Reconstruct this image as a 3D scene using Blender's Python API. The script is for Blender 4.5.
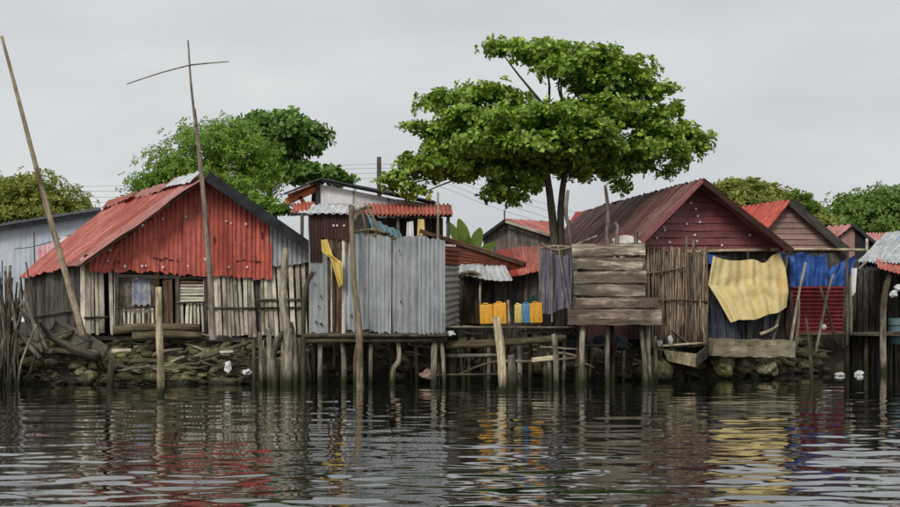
import bpy, math, random
import numpy as np
from mathutils import Vector, Matrix, noise as mnoise

for o in list(bpy.data.objects):
    bpy.data.objects.remove(o)
scene = bpy.context.scene
C = scene.collection
rnd = random.Random(7)
R = math.radians

# ------------------------------------------------------------------ camera, world, sun, exposure
EYE, FPX, HU, HV = 1.6, 1250.0, 450.0, 321.0
cd = bpy.data.cameras.new('camera'); cam = bpy.data.objects.new('camera', cd); C.objects.link(cam)
cam.location = (0, 0, EYE); cam.rotation_euler = (R(90), 0, 0)
cd.lens = 50; cd.sensor_width = 36; cd.shift_y = (HV - 253.5) / 900.0
cd.clip_start = 0.1; cd.clip_end = 3000
scene.camera = cam

world = bpy.data.worlds.new('World'); scene.world = world; world.use_nodes = True
SUN_EL, SUN_AZ = R(36), R(203)       # azimuth clockwise from +Y: high, behind the viewer, a little to the left
wn, wl = world.node_tree.nodes, world.node_tree.links
wn.clear()
sky = wn.new('ShaderNodeTexSky'); sky.sky_type = 'NISHITA'; sky.sun_disc = False
sky.sun_elevation = SUN_EL; sky.sun_rotation = SUN_AZ; sky.dust_density = 5; sky.air_density = 1
hs = wn.new('ShaderNodeHueSaturation'); hs.inputs['Saturation'].default_value = 0.12
tc = wn.new('ShaderNodeTexCoord'); mp = wn.new('ShaderNodeMapping'); mp.inputs['Scale'].default_value = (1.6, 1.6, 5.0)
nz = wn.new('ShaderNodeTexNoise'); nz.inputs['Scale'].default_value = 1.7; nz.inputs['Detail'].default_value = 5; nz.inputs['Roughness'].default_value = 0.5
cr = wn.new('ShaderNodeValToRGB')
cr.color_ramp.elements[0].position = 0.34; cr.color_ramp.elements[0].color = (6.0, 6.3, 6.6, 1)
cr.color_ramp.elements[1].position = 0.66; cr.color_ramp.elements[1].color = (7.7, 7.95, 8.0, 1)
mx = wn.new('ShaderNodeMix'); mx.data_type = 'RGBA'; mx.inputs[0].default_value = 0.9
bg = wn.new('ShaderNodeBackground'); bg.inputs['Strength'].default_value = 0.099
wo = wn.new('ShaderNodeOutputWorld')
wl.new(sky.outputs[0], hs.inputs['Color']); wl.new(tc.outputs['Generated'], mp.inputs[0]); wl.new(mp.outputs[0], nz.inputs['Vector'])
wl.new(nz.outputs[0], cr.inputs[0]); wl.new(hs.outputs[0], mx.inputs[6]); wl.new(cr.outputs[0], mx.inputs[7])
wl.new(mx.outputs[2], bg.inputs[0]); wl.new(bg.outputs[0], wo.inputs[0])

sd = bpy.data.lights.new('sun', 'SUN'); sd.energy = 1.5; sd.angle = R(16); sd.color = (1.0, 0.975, 0.94)
sun = bpy.data.objects.new('sun', sd); C.objects.link(sun)
sdir = Vector((math.sin(SUN_AZ) * math.cos(SUN_EL), math.cos(SUN_AZ) * math.cos(SUN_EL), math.sin(SUN_EL)))
sun.rotation_euler = sdir.to_track_quat('Z', 'Y').to_euler(); sun.location = (0, -10, 30)
vs = scene.view_settings
vs.view_transform = 'Standard'; vs.look = 'None'; vs.exposure = 0; vs.gamma = 1; vs.use_curve_mapping = False

# ------------------------------------------------------------------ helpers
def P(u, v, d):
    return Vector(((u - HU) * d / FPX, d, EYE - (v - HV) * d / FPX))
def PG(u, z, d):
    return Vector(((u - HU) * d / FPX, d, z))
def lin(c):
    return tuple(((x / 255) / 12.92 if x <= 10 else ((x / 255 + .055) / 1.055) ** 2.4) for x in c)
KALB = 0.62
def A(r, g, b):                 # real albedo of a surface that shows sRGB r,g,b under this overcast light
    c = lin((r, g, b)); k = max(KALB, max(c) / 0.8)
    return tuple(x / k for x in c) + (1,)

W = {}
def put(o, M, parent=None):
    if parent is not None:
        o.parent = parent; o.matrix_basis = W[parent.name].inverted() @ M
    else:
        o.matrix_basis = M
    C.objects.link(o); W[o.name] = M.copy()
    return o
def tag(o, label, cat, group=None, kind=None):
    if label: o['label'] = label
    if cat: o['category'] = cat
    if group: o['group'] = group
    if kind: o['kind'] = kind
    return o
def thing(name, label, cat, loc, group=None):
    o = bpy.data.objects.new(name, None); o.empty_display_size = 0.2
    put(o, Matrix.Translation(Vector(loc)))
    return tag(o, label, cat, group)
def mk(name, verts, faces, mat, parent=None, M=None, smooth=True):
    me = bpy.data.meshes.new(name)
    me.from_pydata([tuple(v) for v in verts], [], faces)
    me.materials.append(mat)
    if smooth: me.polygons.foreach_set('use_smooth', [True] * len(me.polygons))
    o = bpy.data.objects.new(name, me)
    return put(o, M or Matrix.Identity(4), parent)
def mknp(name, v, f, mat, parent=None, M=None, smooth=True, mats=None):
    n = f.shape[1]
    me = bpy.data.meshes.new(name)
    me.vertices.add(len(v)); me.vertices.foreach_set('co', v.astype(np.float32).ravel())
    me.loops.add(f.size); me.loops.foreach_set('vertex_index', f.astype(np.int32).ravel())
    me.polygons.add(len(f)); me.polygons.foreach_set('loop_start', np.arange(0, f.size, n, dtype=np.int32))
    me.update(calc_edges=True)
    me.polygons.foreach_set('use_smooth', np.full(len(f), smooth))
    me.materials.append(mat); me.validate()
    o = bpy.data.objects.new(name, me)
    return put(o, M or Matrix.Identity(4), parent)
def frame(p0, z, x):
    z = z.normalized(); y = z.cross(x)
    if y.length < 1e-6: y = z.orthogonal()
    y.normalize(); x = y.cross(z)
    return Matrix(((x.x, y.x, z.x, p0.x), (x.y, y.y, z.y, p0.y), (x.z, y.z, z.z, p0.z), (0, 0, 0, 1)))
def lerp(a, b, t): return a + (b - a) * t
def poly_at(pts, t):
    n = len(pts) - 1; k = min(int(t * n), n - 1); f = t * n - k
    a, b = pts[k], pts[k + 1]
    return tuple(a[i] + (b[i] - a[i]) * f for i in range(len(a)))

def stick(name, p0, p1, r0, r1, mat, parent=None, bend=0.0, segs=5, sides=7, rough=0.1, bamboo=False):
    """a pole along local Z"""
    p0, p1 = Vector(p0), Vector(p1); L = (p1 - p0).length
    M = frame(p0, p1 - p0, Vector((1, 0.13, 0.02)))
    b1, b2, ph = rnd.uniform(-1, 1) * bend, rnd.uniform(-1, 1) * bend, rnd.uniform(0, 6.3)
    ts = [i / segs for i in range(segs + 1)]
    if bamboo:
        ts = []
        n = max(3, int(L / 0.32))
        for i in range(n): ts += [i / n, (i + .07) / n, (i + .14) / n]
        ts = ts[1:] + [1.0]; ts[0] = 0
    vs_, fs = [], []
    for i, t in enumerate(ts):
        r = r0 + (r1 - r0) * t
        ox = b1 * math.sin(math.pi * t) + b2 * 0.35 * math.sin(2 * math.pi * t + ph) * min(1, 4 * t)
        oy = b2 * math.sin(math.pi * t)
        if bamboo: r *= (1.07 if i % 3 == 0 and 0 < i < len(ts) - 1 else 1.0)
        for k in range(sides):
            a = 2 * math.pi * k / sides
            rr = r * (1 + rough * rnd.uniform(-1, 1))
            vs_.append((ox + rr * math.cos(a), oy + rr * math.sin(a), t * L))
    for i in range(len(ts) - 1):
        for k in range(sides):
            a, b = i * sides + k, i * sides + (k + 1) % sides
            fs.append((a, b, b + sides, a + sides))
    fs.append(tuple(range(sides))[::-1]); fs.append(tuple(range((len(ts) - 1) * sides, len(ts) * sides)))
    return mk(name, vs_, fs, mat, parent, M)

def tube(name, pts, radii, mat, parent=None, sides=8, rough=0.06, sub=4, M=None):
    """smooth tube through world points"""
    pts = [Vector(p) for p in pts]; o = pts[0].copy()
    if len(pts) == 2: fine = [(lerp(pts[0], pts[1], i / sub), lerp(radii[0], radii[1], i / sub)) for i in range(sub + 1)]
    else:
        fine = []
        for i in range(len(pts) - 1):
            a, b, c, d = pts[max(i - 1, 0)], pts[i], pts[i + 1], pts[min(i + 2, len(pts) - 1)]
            for k in range(sub):
                t = k / sub
                q = 0.5 * ((2 * b) + (c - a) * t + (2 * a - 5 * b + 4 * c - d) * t * t + (-a + 3 * b - 3 * c + d) * t ** 3)
                fine.append((q, lerp(radii[i], radii[i + 1], t)))
        fine.append((pts[-1], radii[-1]))
    vs_, fs = [], []
    for i, (q, r) in enumerate(fine):
        tg = (fine[min(i + 1, len(fine) - 1)][0] - fine[max(i - 1, 0)][0]).normalized()
        x = tg.cross(Vector((0.1, 1, 0.05))).normalized(); y = tg.cross(x)
        for k in range(sides):
            a = 2 * math.pi * k / sides
            rr = r * (1 + rough * rnd.uniform(-1, 1))
            vs_.append(q - o + x * rr * math.cos(a) + y * rr * math.sin(a))
    for i in range(len(fine) - 1):
        for k in range(sides):
            a, b = i * sides + k, i * sides + (k + 1) % sides
            fs.append((a, b, b + sides, a + sides))
    fs.append(tuple(range(sides))); fs.append(tuple(range((len(fine) - 1) * sides, len(fine) * sides)))
    return mk(name, vs_, fs, mat, parent, Matrix.Translation(o))

def board(name, p0, p1, wdir, w, t, mat, parent=None, segs=5, wob=0.06, warp=0.0):
    """plank along local Z, its width along wdir, uneven edges"""
    p0, p1 = Vector(p0), Vector(p1); L = (p1 - p0).length
    M = frame(p0, p1 - p0, Vector(wdir))
    vs_, fs = [], []
    w1 = rnd.uniform(-1, 1) * warp
    for i in range(segs + 1):
        tt = i / segs
        a = w * .5 * (1 + wob * rnd.uniform(-1, 1)); b = w * .5 * (1 + wob * rnd.uniform(-1, 1))
        e = t * .5; yo = w1 * math.sin(math.pi * tt)
        c = min(e * .6, w * .12)
        for x, y in ((-a, -e + c), (-a + c, -e), (b - c, -e), (b, -e + c), (b, e), (-a, e)):
            vs_.append((x, y + yo, tt * L + (rnd.uniform(-.5, .5) * wob * w * 1.2 if i in (0, segs) else 0)))
    for i in range(segs):
        for k in range(6):
            a, b = i * 6 + k, i * 6 + (k + 1) % 6
            fs.append((a, b, b + 6, a + 6))
    fs.append((5, 4, 3, 2, 1, 0)); q = segs * 6; fs.append((q, q + 1, q + 2, q + 3, q + 4, q + 5))
    return mk(name, vs_, fs, mat, parent, M, smooth=False)

def sheet(name, bl, br, tr, tl, n, amp, mat, parent=None, along='v', dent=0.015, rag=0.02, rows=10, spc=6, sag=0.0, box=False, coh=False):
    """corrugated sheet; ridges run bottom-top ('v') or left-right ('h')"""
    bl, br, tr, tl = map(Vector, (bl, br, tr, tl))
    wx, hz = ((br - bl) + (tr - tl)) * .5, ((tl - bl) + (tr - br)) * .5
    nrm = wx.cross(hz).normalized()
    if nrm.y > 0: nrm = -nrm
    ns, nt = (n * spc, rows) if along == 'v' else (rows, n * spc)
    ns, nt = max(ns, 4), max(nt, 4)
    M = frame(bl, hz, wx); Mi = M.inverted()
    seed = Vector((rnd.uniform(-99, 99), rnd.uniform(-99, 99), 0))
    if coh: seed = Vector((3.7, 1.9, 0))
    rb = [rnd.uniform(-1, 1) * rag for _ in range(12)]; rt = [rnd.uniform(-1, 1) * rag for _ in range(12)]
    vs_, fs = [], []
    for j in range(nt + 1):
        t = j / nt
        for i in range(ns + 1):
            s = i / ns
            p = lerp(lerp(bl, br, s), lerp(tl, tr, s), t)
            ph = (s if along == 'v' else t) * n * 2 * math.pi
            w_ = math.sin(ph)
            if box: w_ = max(-1, min(1, w_ * 2.4))
            off = amp * w_ + dent * mnoise.noise(p * 1.3 + seed) * 2 + dent * .5 * mnoise.noise(p * 4 + seed)
            e = 0
            if rag:
                k = s * 10.99
                if j == 0: e = lerp(rb[int(k)], rb[int(k) + 1], k % 1) + (rag * .4 * (-1 if (int(s * ns / max(spc, 1)) % 5) else 1) * 0.3)
                if j == nt: e = lerp(rt[int(k)], rt[int(k) + 1], k % 1)
            p = p + nrm * off + hz.normalized() * e - Vector((0, 0, sag * 4 * s * (1 - s)))
            vs_.append(Mi @ p)
    for j in range(nt):
        for i in range(ns):
            a = j * (ns + 1) + i
            fs.append((a, a + 1, a + ns + 2, a + ns + 1))
    return mk(name, vs_, fs, mat, parent, M)

def cloth(name, L, Rr, d, mat, parent=None, top=lambda s: 0, bot=lambda s: 0, folds=5, amp=0.05, ns=44, nt=36, drape=0.0, seed=0.0, dR=None, crease=.38):
    """hanging fabric between a left and a right edge given in photo pixels at depth d (dR on the right)"""
    dR = dR or d
    o = P(L[0][0], L[0][1], d)
    vs_, fs = [], []
    for j in range(nt + 1):
        t = j / nt
        a, b = poly_at(L, t), poly_at(Rr, t)
        for i in range(ns + 1):
            s = i / ns
            u, v = a[0] + (b[0] - a[0]) * s, a[1] + (b[1] - a[1]) * s
            v += (1 - t) * top(s) + t * bot(s)
            p = P(u, v, lerp(d, dR, s))
            n1 = mnoise.noise(Vector((s * 3 + seed, t * 1.2, seed)))
            f = math.sin(2 * math.pi * folds * (s + .05 * math.sin(5 * t + seed) + .06 * n1) + seed)
            f2 = math.sin(2 * math.pi * folds * 2.3 * (s + .04 * n1) + 2 * seed + 3 * t)
            cz = mnoise.noise(Vector((s * 11 + seed * 3, t * 6, 1.7))) + .6 * mnoise.noise(Vector((s * 19 + t * 14, t * 17 - s * 9, seed)))
            off = amp * crease * cz + amp * (f * (0.5 + 0.6 * t) + .35 * f2) + amp * 1.2 * n1
            if drape:
                q = t * 6.5 - 3.2 * (s - .55) ** 2 * 4 + n1 * .5
                off += drape * math.sin(q * 2.4) * math.sin(math.pi * min(1, max(0, s))) * (0.4 + .6 * math.sin(math.pi * t))
            p.y -= off
            vs_.append(p - o)
    for j in range(nt):
        for i in range(ns):
            k = j * (ns + 1) + i
            fs.append((k, k + 1, k + ns + 2, k + ns + 1))
    return mk(name, vs_, fs, mat, parent, Matrix.Translation(o))

# ------------------------------------------------------------------ materials
class NT:
    def __init__(s, name):
        s.m = bpy.data.materials.new(name); s.m.use_nodes = True
        s.t = s.m.node_tree; s.n = s.t.nodes; s.l = s.t.links
        s.b = s.n['Principled BSDF']; s.co = None
    def coords(s, scale=(1, 1, 1), rand=True):
        tcn = s.n.new('ShaderNodeTexCoord'); m_ = s.n.new('ShaderNodeMapping'); m_.inputs['Scale'].default_value = scale
        s.l.new(tcn.outputs['Object'], m_.inputs[0])
        if rand:
            oi = s.n.new('ShaderNodeObjectInfo'); mu = s.n.new('ShaderNodeMath'); mu.operation = 'MULTIPLY'; mu.inputs[1].default_value = 37.0
            s.l.new(oi.outputs['Random'], mu.inputs[0]); s.l.new(mu.outputs[0], m_.inputs['Location'])
        return m_.outputs[0]
    def noise(s, vec, scale, detail=4, rough=.6):
        n_ = s.n.new('ShaderNodeTexNoise'); n_.inputs['Scale'].default_value = scale; n_.inputs['Detail'].default_value = detail; n_.inputs['Roughness'].default_value = rough
        s.l.new(vec, n_.inputs['Vector']); return n_.outputs[0]
    def ramp(s, fac, stops):
        r_ = s.n.new('ShaderNodeValToRGB'); e = r_.color_ramp.elements
        while len(e) < len(stops): e.new(0.5)
        for k, (p, c) in enumerate(stops):
            e[k].position = p; e[k].color = c if len(c) == 4 else tuple(c) + (1,)
        s.l.new(fac, r_.inputs[0]); return r_.outputs[0]
    def mix(s, fac, a, b, mode='MIX'):
        m_ = s.n.new('ShaderNodeMix'); m_.data_type = 'RGBA'; m_.blend_type = mode
        for inp, val in ((0, fac), (6, a), (7, b)):
            if hasattr(val, 'is_linked') or hasattr(val, 'links'): s.l.new(val, m_.inputs[inp])
            else: m_.inputs[inp].default_value = val
        return m_.outputs[2]
    def math(s, op, a, b=None):
        m_ = s.n.new('ShaderNodeMath'); m_.operation = op
        for k, val in ((0, a), (1, b)):
            if val is None: continue
            if hasattr(val, 'links'): s.l.new(val, m_.inputs[k])
            else: m_.inputs[k].default_value = val
        return m_.outputs[0]
    def bump(s, h, dist=.01, strength=.6):
        b_ = s.n.new('ShaderNodeBump'); b_.inputs['Distance'].default_value = dist; b_.inputs['Strength'].default_value = strength
        s.l.new(h, b_.inputs['Height']); s.l.new(b_.outputs[0], s.b.inputs['Normal'])
    def objrand(s):
        return s.n.new('ShaderNodeObjectInfo').outputs['Random']
    def worldz(s):
        g = s.n.new('ShaderNodeNewGeometry'); x = s.n.new('ShaderNodeSeparateXYZ'); s.l.new(g.outputs['Position'], x.inputs[0]); return x.outputs['Z']
    def col(s, c, rough=.8, spec=.3):
        if hasattr(c, 'links'): s.l.new(c, s.b.inputs['Base Color'])
        else: s.b.inputs['Base Color'].default_value = c
        s.b.inputs['Roughness'].default_value = rough
        s.b.inputs['Specular IOR Level'].default_value = spec
        return s.m
def BW(x): return (x, x, x, 1)
def wear(s, c, scale=7.0, lo=.6, hi=1.25, stretch=(1, 1, 1)):
    f = s.noise(s.coords(stretch), scale, 8, .78)
    return s.mix(1.0, c, s.ramp(f, [(.36, BW(lo)), (.5, BW((lo + hi) * .52)), (.64, BW(hi))]), 'MULTIPLY')

def wood(name, light, dark, stain=None, grain=9, wet=False, var=.45, bands=None, along=.12, crack=.45):
    s = NT(name)
    g = s.noise(s.coords((grain, grain, grain * along)), 2.2, 7, .7)
    blot = s.noise(s.coords((1.6, 1.6, .7)), 1.3, 4, .6)
    c = s.ramp(g, [(.36, dark), (.5, tuple((a + b) / 2 for a, b in zip(light, dark))), (.62, light)])
    st = stain or tuple(x * .35 for x in dark[:3]) + (1,)
    c = s.mix(s.ramp(blot, [(.5, BW(0)), (.64, BW(.75))]), c, st)
    if bands:      # weathered bands running along the piece, as on old boards
        w_ = s.noise(s.coords((2.6, 2.6, .5)), 1.6, 3, .5)
        c = s.mix(s.ramp(w_, [(.42, BW(0)), (.56, BW(.85))]), c, bands)
    c = wear(s, c, 5, .7, 1.2, (1, 1, .5))
    ck = s.noise(s.coords((30, 30, 1.1)), 1.0, 4, .7)
    c = s.mix(1.0, c, s.ramp(ck, [(.34, BW(crack)), (.43, BW(1)), (.7, BW(1.1))]), 'MULTIPLY')
    rv = s.ramp(s.objrand(), [(0, BW(1 - var)), (1, BW(1.0 + var * .35))])
    c = s.mix(1.0, c, rv, 'MULTIPLY')
    if wet:        # weed and slime below the tide line
        z = s.worldz(); nn = s.noise(s.coords((3, 3, 1)), 3)
        f = s.ramp(s.math('ADD', z, s.math('MULTIPLY', nn, .35)), [(.28, BW(1)), (.62, BW(0))])
        c = s.mix(f, c, A(38, 40, 22))
    s.bump(g, .012, .7)
    return s.col(c, .85, .25)

def paintmetal(name, base, fade, rust, amt=.5, grime=.5, rough=.55, streak=True, gritty=1.0, wr=1.0):
    """painted or bare corrugated iron: faded patches, rust blots, run-off streaks along the ridges"""
    s = NT(name)
    f1 = s.noise(s.coords((1, 1, .5)), 1.1, 4, .6)
    f2 = s.noise(s.coords((7, 7, .35)), 2.0, 5, .65)
    f3 = s.noise(s.coords((2.5, 2.5, 1.4)), 2.4, 7, .72)
    f4 = s.noise(s.coords((1, 1, 1)), 28, 3, .6)
    c = s.mix(s.ramp(f1, [(.35, BW(0)), (.7, BW(1))]), base, fade)
    dk = tuple(x * .5 for x in base[:3]) + (1,)
    c = s.mix(s.math('MULTIPLY', s.ramp(f2, [(.45, BW(0)), (.62, BW(1))]), grime), c, dk)
    c = s.mix(s.ramp(f3, [(.72 - .22 * amt, BW(0)), (.80 - .16 * amt, BW(.85))]), c, rust)
    c = s.mix(s.math('MULTIPLY', s.ramp(f4, [(.55, BW(0)), (.75, BW(1))]), .3 * gritty), c, rust)
    c = wear(s, c, 6, 1 - .38 * wr, 1 + .22 * wr, (1, 1, .55))
    c = wear(s, c, 1, 1 - .35 * wr, 1 + .16 * wr, (26, 26, .8))
    c = s.mix(1.0, c, s.ramp(s.objrand(), [(0, BW(.74)), (1, BW(1.06))]), 'MULTIPLY')
    s.bump(f3, .006, .4)
    m = s.col(c, rough, .35)
    return m

def plain(name, c1, c2, scale=4, rough=.8, spec=.3, bump=.004, var=.2):
    s = NT(name)
    f = s.noise(s.coords(), scale, 5, .6)
    c = s.mix(s.ramp(f, [(.35, BW(0)), (.68, BW(1))]), c1, c2)
    c = wear(s, c, 8, .8, 1.1)
    c = s.mix(1.0, c, s.ramp(s.objrand(), [(0, BW(1 - var)), (1, BW(1 + var * .3))]), 'MULTIPLY')
    s.bump(f, bump, .5)
    return s.col(c, rough, spec)

def fabric(name, c1, c2, stain=None, sheen=.9):
    s = NT(name)
    f = s.noise(s.coords(), 1.6, 5, .6); w_ = s.noise(s.coords(), 60, 2, .5)
    c = s.mix(s.ramp(f, [(.35, BW(0)), (.68, BW(1))]), c1, c2)
    if stain:
        f2 = s.noise(s.coords((1.6, 1, .6)), 1.5, 4, .55)
        c = s.mix(s.ramp(f2, [(.6, BW(0)), (.74, BW(.7))]), c, stain)
    c = wear(s, c, 6, .88, 1.08)
    s.bump(s.noise(s.coords((1, 1, 1)), 9, 5, .6), .02, .5)
    return s.col(c, sheen, .2)

def leafmat(name, c1, c2, c3, gloss=.45, trans=.35):
    s = NT(name)
    g = s.n.new('ShaderNodeNewGeometry')
    c = s.ramp(g.outputs['Random Per Island'], [(0, c1), (.55, c2), (1, c3)])
    s.col(c, gloss, .4)
    tr = s.n.new('ShaderNodeBsdfTranslucent'); ms = s.n.new('ShaderNodeMixShader'); ms.inputs[0].default_value = trans
    cc = s.mix(1.0, c, (1.25, 1.35, .5, 1), 'MULTIPLY'); s.l.new(cc, tr.inputs[0])
    s.l.new(s.b.outputs[0], ms.inputs[1]); s.l.new(tr.outputs[0], ms.inputs[2]); s.l.new(ms.outputs[0], s.n['Material Output'].inputs[0])
    return s.m

M_ = {}
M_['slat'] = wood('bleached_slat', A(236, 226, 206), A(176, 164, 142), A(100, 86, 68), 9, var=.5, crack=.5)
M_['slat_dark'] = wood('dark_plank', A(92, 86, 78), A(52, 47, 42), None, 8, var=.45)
M_['slat_brown'] = wood('brown_plank', A(110, 88, 68), A(62, 48, 38), None, 8)
M_['post'] = wood('weathered_post', A(152, 142, 124), A(88, 80, 68), A(48, 42, 34), 9, wet=True, var=.45)
M_['post_pale'] = wood('pale_post', A(190, 178, 148), A(128, 114, 86), A(82, 70, 50), 7, wet=True, var=.15)
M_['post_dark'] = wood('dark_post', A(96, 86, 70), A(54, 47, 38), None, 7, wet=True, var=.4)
M_['bamboo'] = wood('bamboo', A(148, 134, 112), A(100, 88, 70), A(62, 54, 42), 6, var=.25)
M_['greypole'] = wood('grey_pole', A(135, 122, 110), A(86, 75, 66), None, 7, var=.2)
M_['log'] = wood('mossy_log', A(104, 92, 72), A(56, 50, 36), A(50, 50, 26), 6, var=.4)
M_['plankbox'] = wood('latrine_board', A(196, 184, 164), A(112, 100, 84), A(56, 46, 36), 7, var=.3, bands=A(70, 60, 50), along=.2, crack=.35)
M_['plankbrown'] = wood('latrine_low_board', A(146, 130, 114), A(92, 80, 70), A(50, 42, 36), 7, var=.2, bands=A(64, 54, 46), along=.2, crack=.35)
M_['cane'] = wood('cane_stick', A(152, 134, 112), A(90, 76, 62), A(50, 42, 34), 8, var=.6)
M_['orangewood'] = wood('new_rafter', A(190, 120, 72), A(140, 84, 50), None, 8, var=.2)
M_['bargedark'] = plain('tarred_board', A(48, 48, 50), A(26, 26, 28), 3)
RUST = A(96, 52, 36)
M_['redwall'] = paintmetal('red_painted_iron', A(182, 96, 82), A(158, 70, 56), A(104, 52, 44), .42, .5, gritty=.6, wr=.9)
M_['redroof'] = paintmetal('faded_red_roof_iron', A(156, 74, 62), A(190, 122, 108), A(112, 60, 50), .45, .6, gritty=.7)
M_['maroonroof'] = paintmetal('maroon_rusted_roof_iron', A(96, 58, 54), A(122, 92, 86), A(58, 40, 38), .7, .7, wr=.8)
M_['maroon'] = paintmetal('maroon_painted_iron', A(112, 62, 62), A(128, 80, 78), A(78, 42, 42), .2, .3, gritty=.4, wr=.35)
M_['galv'] = paintmetal('galvanised_iron', A(134, 137, 138), A(150, 152, 150), A(84, 80, 74), .38, .4, .45, wr=.45, gritty=.6)
M_['galvlight'] = paintmetal('bright_galvanised_iron', A(168, 172, 172), A(190, 190, 188), A(112, 98, 86), .4, .55, .5)
M_['galvrust'] = paintmetal('part_rusted_iron', A(150, 148, 140), A(170, 164, 152), A(112, 72, 50), .6, .5, .6)
M_['rust'] = paintmetal('rusted_iron', A(116, 66, 50), A(146, 84, 64), A(76, 46, 38), .5, .6, .8)
M_['darkrust'] = paintmetal('dark_brown_iron', A(66, 42, 36), A(54, 36, 32), A(40, 26, 24), .4, .5, .75)
M_['orangetile'] = paintmetal('orange_tile_sheet', A(184, 96, 74), A(176, 108, 90), A(136, 68, 54), .4, .4, .7)
M_['brightred'] = paintmetal('bright_red_iron', A(176, 74, 60), A(160, 76, 64), A(112, 50, 44), .4, .6, .6)
M_['wallred'] = paintmetal('crimson_iron', A(134, 52, 54), A(126, 46, 50), A(84, 34, 36), .3, .5, .6)
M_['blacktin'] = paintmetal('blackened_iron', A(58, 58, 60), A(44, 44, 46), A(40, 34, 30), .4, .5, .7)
M_['whitewall'] = paintmetal('whitewashed_panel', A(214, 210, 210), A(196, 190, 190), A(146, 132, 126), .35, .25, .8, gritty=.4, wr=.3)
M_['bluewall'] = paintmetal('pale_blue_panel', A(168, 178, 188), A(188, 194, 200), A(124, 116, 110), .3, .2, .8, gritty=.4, wr=.3)
M_['pinkwall'] = paintmetal('pinkish_board', A(146, 118, 108), A(134, 106, 98), A(98, 78, 72), .3, .25, .85, gritty=.4, wr=.35)
M_['pinkroof'] = paintmetal('pink_faded_roof', A(176, 124, 116), A(158, 104, 96), A(120, 76, 70), .35, .4, .8)
M_['greywall'] = wood('grey_board_wall', A(124, 112, 104), A(92, 82, 76), A(70, 60, 54), 5, var=.25)
M_['blueroof'] = paintmetal('blue_iron', A(70, 116, 160), A(92, 134, 170), A(120, 110, 104), .2, .3, .6)
M_['whitespot'] = plain('white_patch', A(232, 228, 224), A(214, 208, 204), 9)
M_['yellowtarp'] = fabric('yellow_tarp', A(240, 220, 160), A(234, 208, 142), A(214, 172, 108))
M_['yellowcloth'] = fabric('yellow_cloth', A(226, 204, 122), A(216, 190, 104))
M_['bluetarp'] = fabric('blue_tarp', A(50, 84, 142), A(36, 62, 116), None, .5)
M_['navytarp'] = fabric('navy_tarp', A(62, 64, 72), A(40, 42, 50), A(84, 86, 90))
M_['purple'] = fabric('purple_cloth', A(100, 95, 104), A(82, 77, 88), A(116, 111, 116))
M_['pinkcloth'] = fabric('patterned_cloth', A(186, 128, 132), A(206, 196, 200), A(140, 92, 96))
M_['whitecloth'] = fabric('white_cloth', A(206, 204, 200), A(184, 180, 176))
M_['darkgreen'] = fabric('dark_green_tarp', A(40, 58, 52), A(30, 44, 40))
M_['bluegreen'] = paintmetal('blue_green_sheet', A(92, 118, 122), A(74, 98, 104), A(70, 80, 80), .3, .4, .6)
M_['concrete'] = wood('old_concrete', A(150, 140, 118), A(96, 88, 70), A(60, 54, 42), 3, var=.1, along=.5, crack=.7, bands=A(112, 104, 84))
M_['plasticorange'] = plain('orange_plastic', A(240, 182, 62), A(232, 158, 44), 6, .5, .4, .002)
M_['plasticyellow'] = plain('pale_yellow_plastic', A(222, 200, 116), A(206, 182, 100), 2, .45, .4, .001)
M_['plasticblue'] = plain('blue_plastic', A(76, 118, 148), A(62, 100, 132), 5, .5, .4, .001)
M_['plasticwhite'] = plain('white_plastic', A(206, 206, 204), A(176, 176, 172), 9, .5, .4, .004)
M_['canoe'] = wood('dugout_wood', A(92, 86, 74), A(58, 53, 45), A(38, 34, 28), 6, var=.1)
M_['thatch'] = wood('dry_thatch', A(150, 134, 106), A(96, 82, 62), None, 9)
M_['wire'] = plain('black_wire', (0.06, 0.06, 0.065, 1), (0.05, 0.05, 0.05, 1), 3)
M_['bark'] = wood('grey_bark', A(86, 78, 68), A(50, 45, 38), A(58, 62, 44), 4, var=.1)
s = NT('mossy_rock')
f = s.noise(s.coords(), 4.5, 6, .65); f2 = s.noise(s.coords(), 1.8, 4, .6)
c = s.ramp(f, [(.34, A(56, 51, 42)), (.5, A(108, 100, 82)), (.66, A(162, 150, 126))])
c = s.mix(s.ramp(f2, [(.44, BW(0)), (.62, BW(.85))]), c, A(118, 114, 58))
c = s.mix(1.0, c, s.ramp(s.objrand(), [(0, BW(.45)), (1, BW(1.05))]), 'MULTIPLY')
z = s.worldz(); c = s.mix(s.ramp(s.math('ADD', z, s.math('MULTIPLY', f, .2)), [(.14, BW(1)), (.38, BW(0))]), c, A(30, 28, 22))
s.bump(f, .03, .8); M_['rock'] = s.col(c, .85, .25)
s = NT('shore_mud')
f = s.noise(s.coords(rand=False), 1.4, 7, .7)
c = s.ramp(f, [(.36, A(28, 25, 20)), (.5, A(46, 41, 33)), (.66, A(70, 63, 48))]); s.bump(f, .05, .8); M_['mud'] = s.col(c, .95, .15)
s = NT('lagoon_water')
f = s.noise(s.coords((1, 1.4, 1), rand=False), 9, 3, .5); f2 = s.noise(s.coords((1, 1.4, 1), rand=False), 26, 2, .5)
s.bump(s.math('ADD', f, s.math('MULTIPLY', f2, .25)), .006, .12); s.b.inputs['Coat Weight'].default_value = .6; s.b.inputs['Coat IOR'].default_value = 1.33; s.b.inputs['Coat Roughness'].default_value = .02; s.b.inputs['IOR'].default_value = 1.33
M_['water'] = s.col((.010, .013, .010, 1), .03, .5)
s = NT('mottled_curtain')
f = s.noise(s.coords(), 5, 6, .7); f2 = s.noise(s.coords(), 2.2, 3, .5)
c = s.ramp(f, [(.3, A(58, 50, 42)), (.6, A(122, 112, 98)), (.75, A(150, 142, 130))]); M_['mottle'] = s.col(c, .9, .2)
s = NT('blue_patch_cloth')
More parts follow.
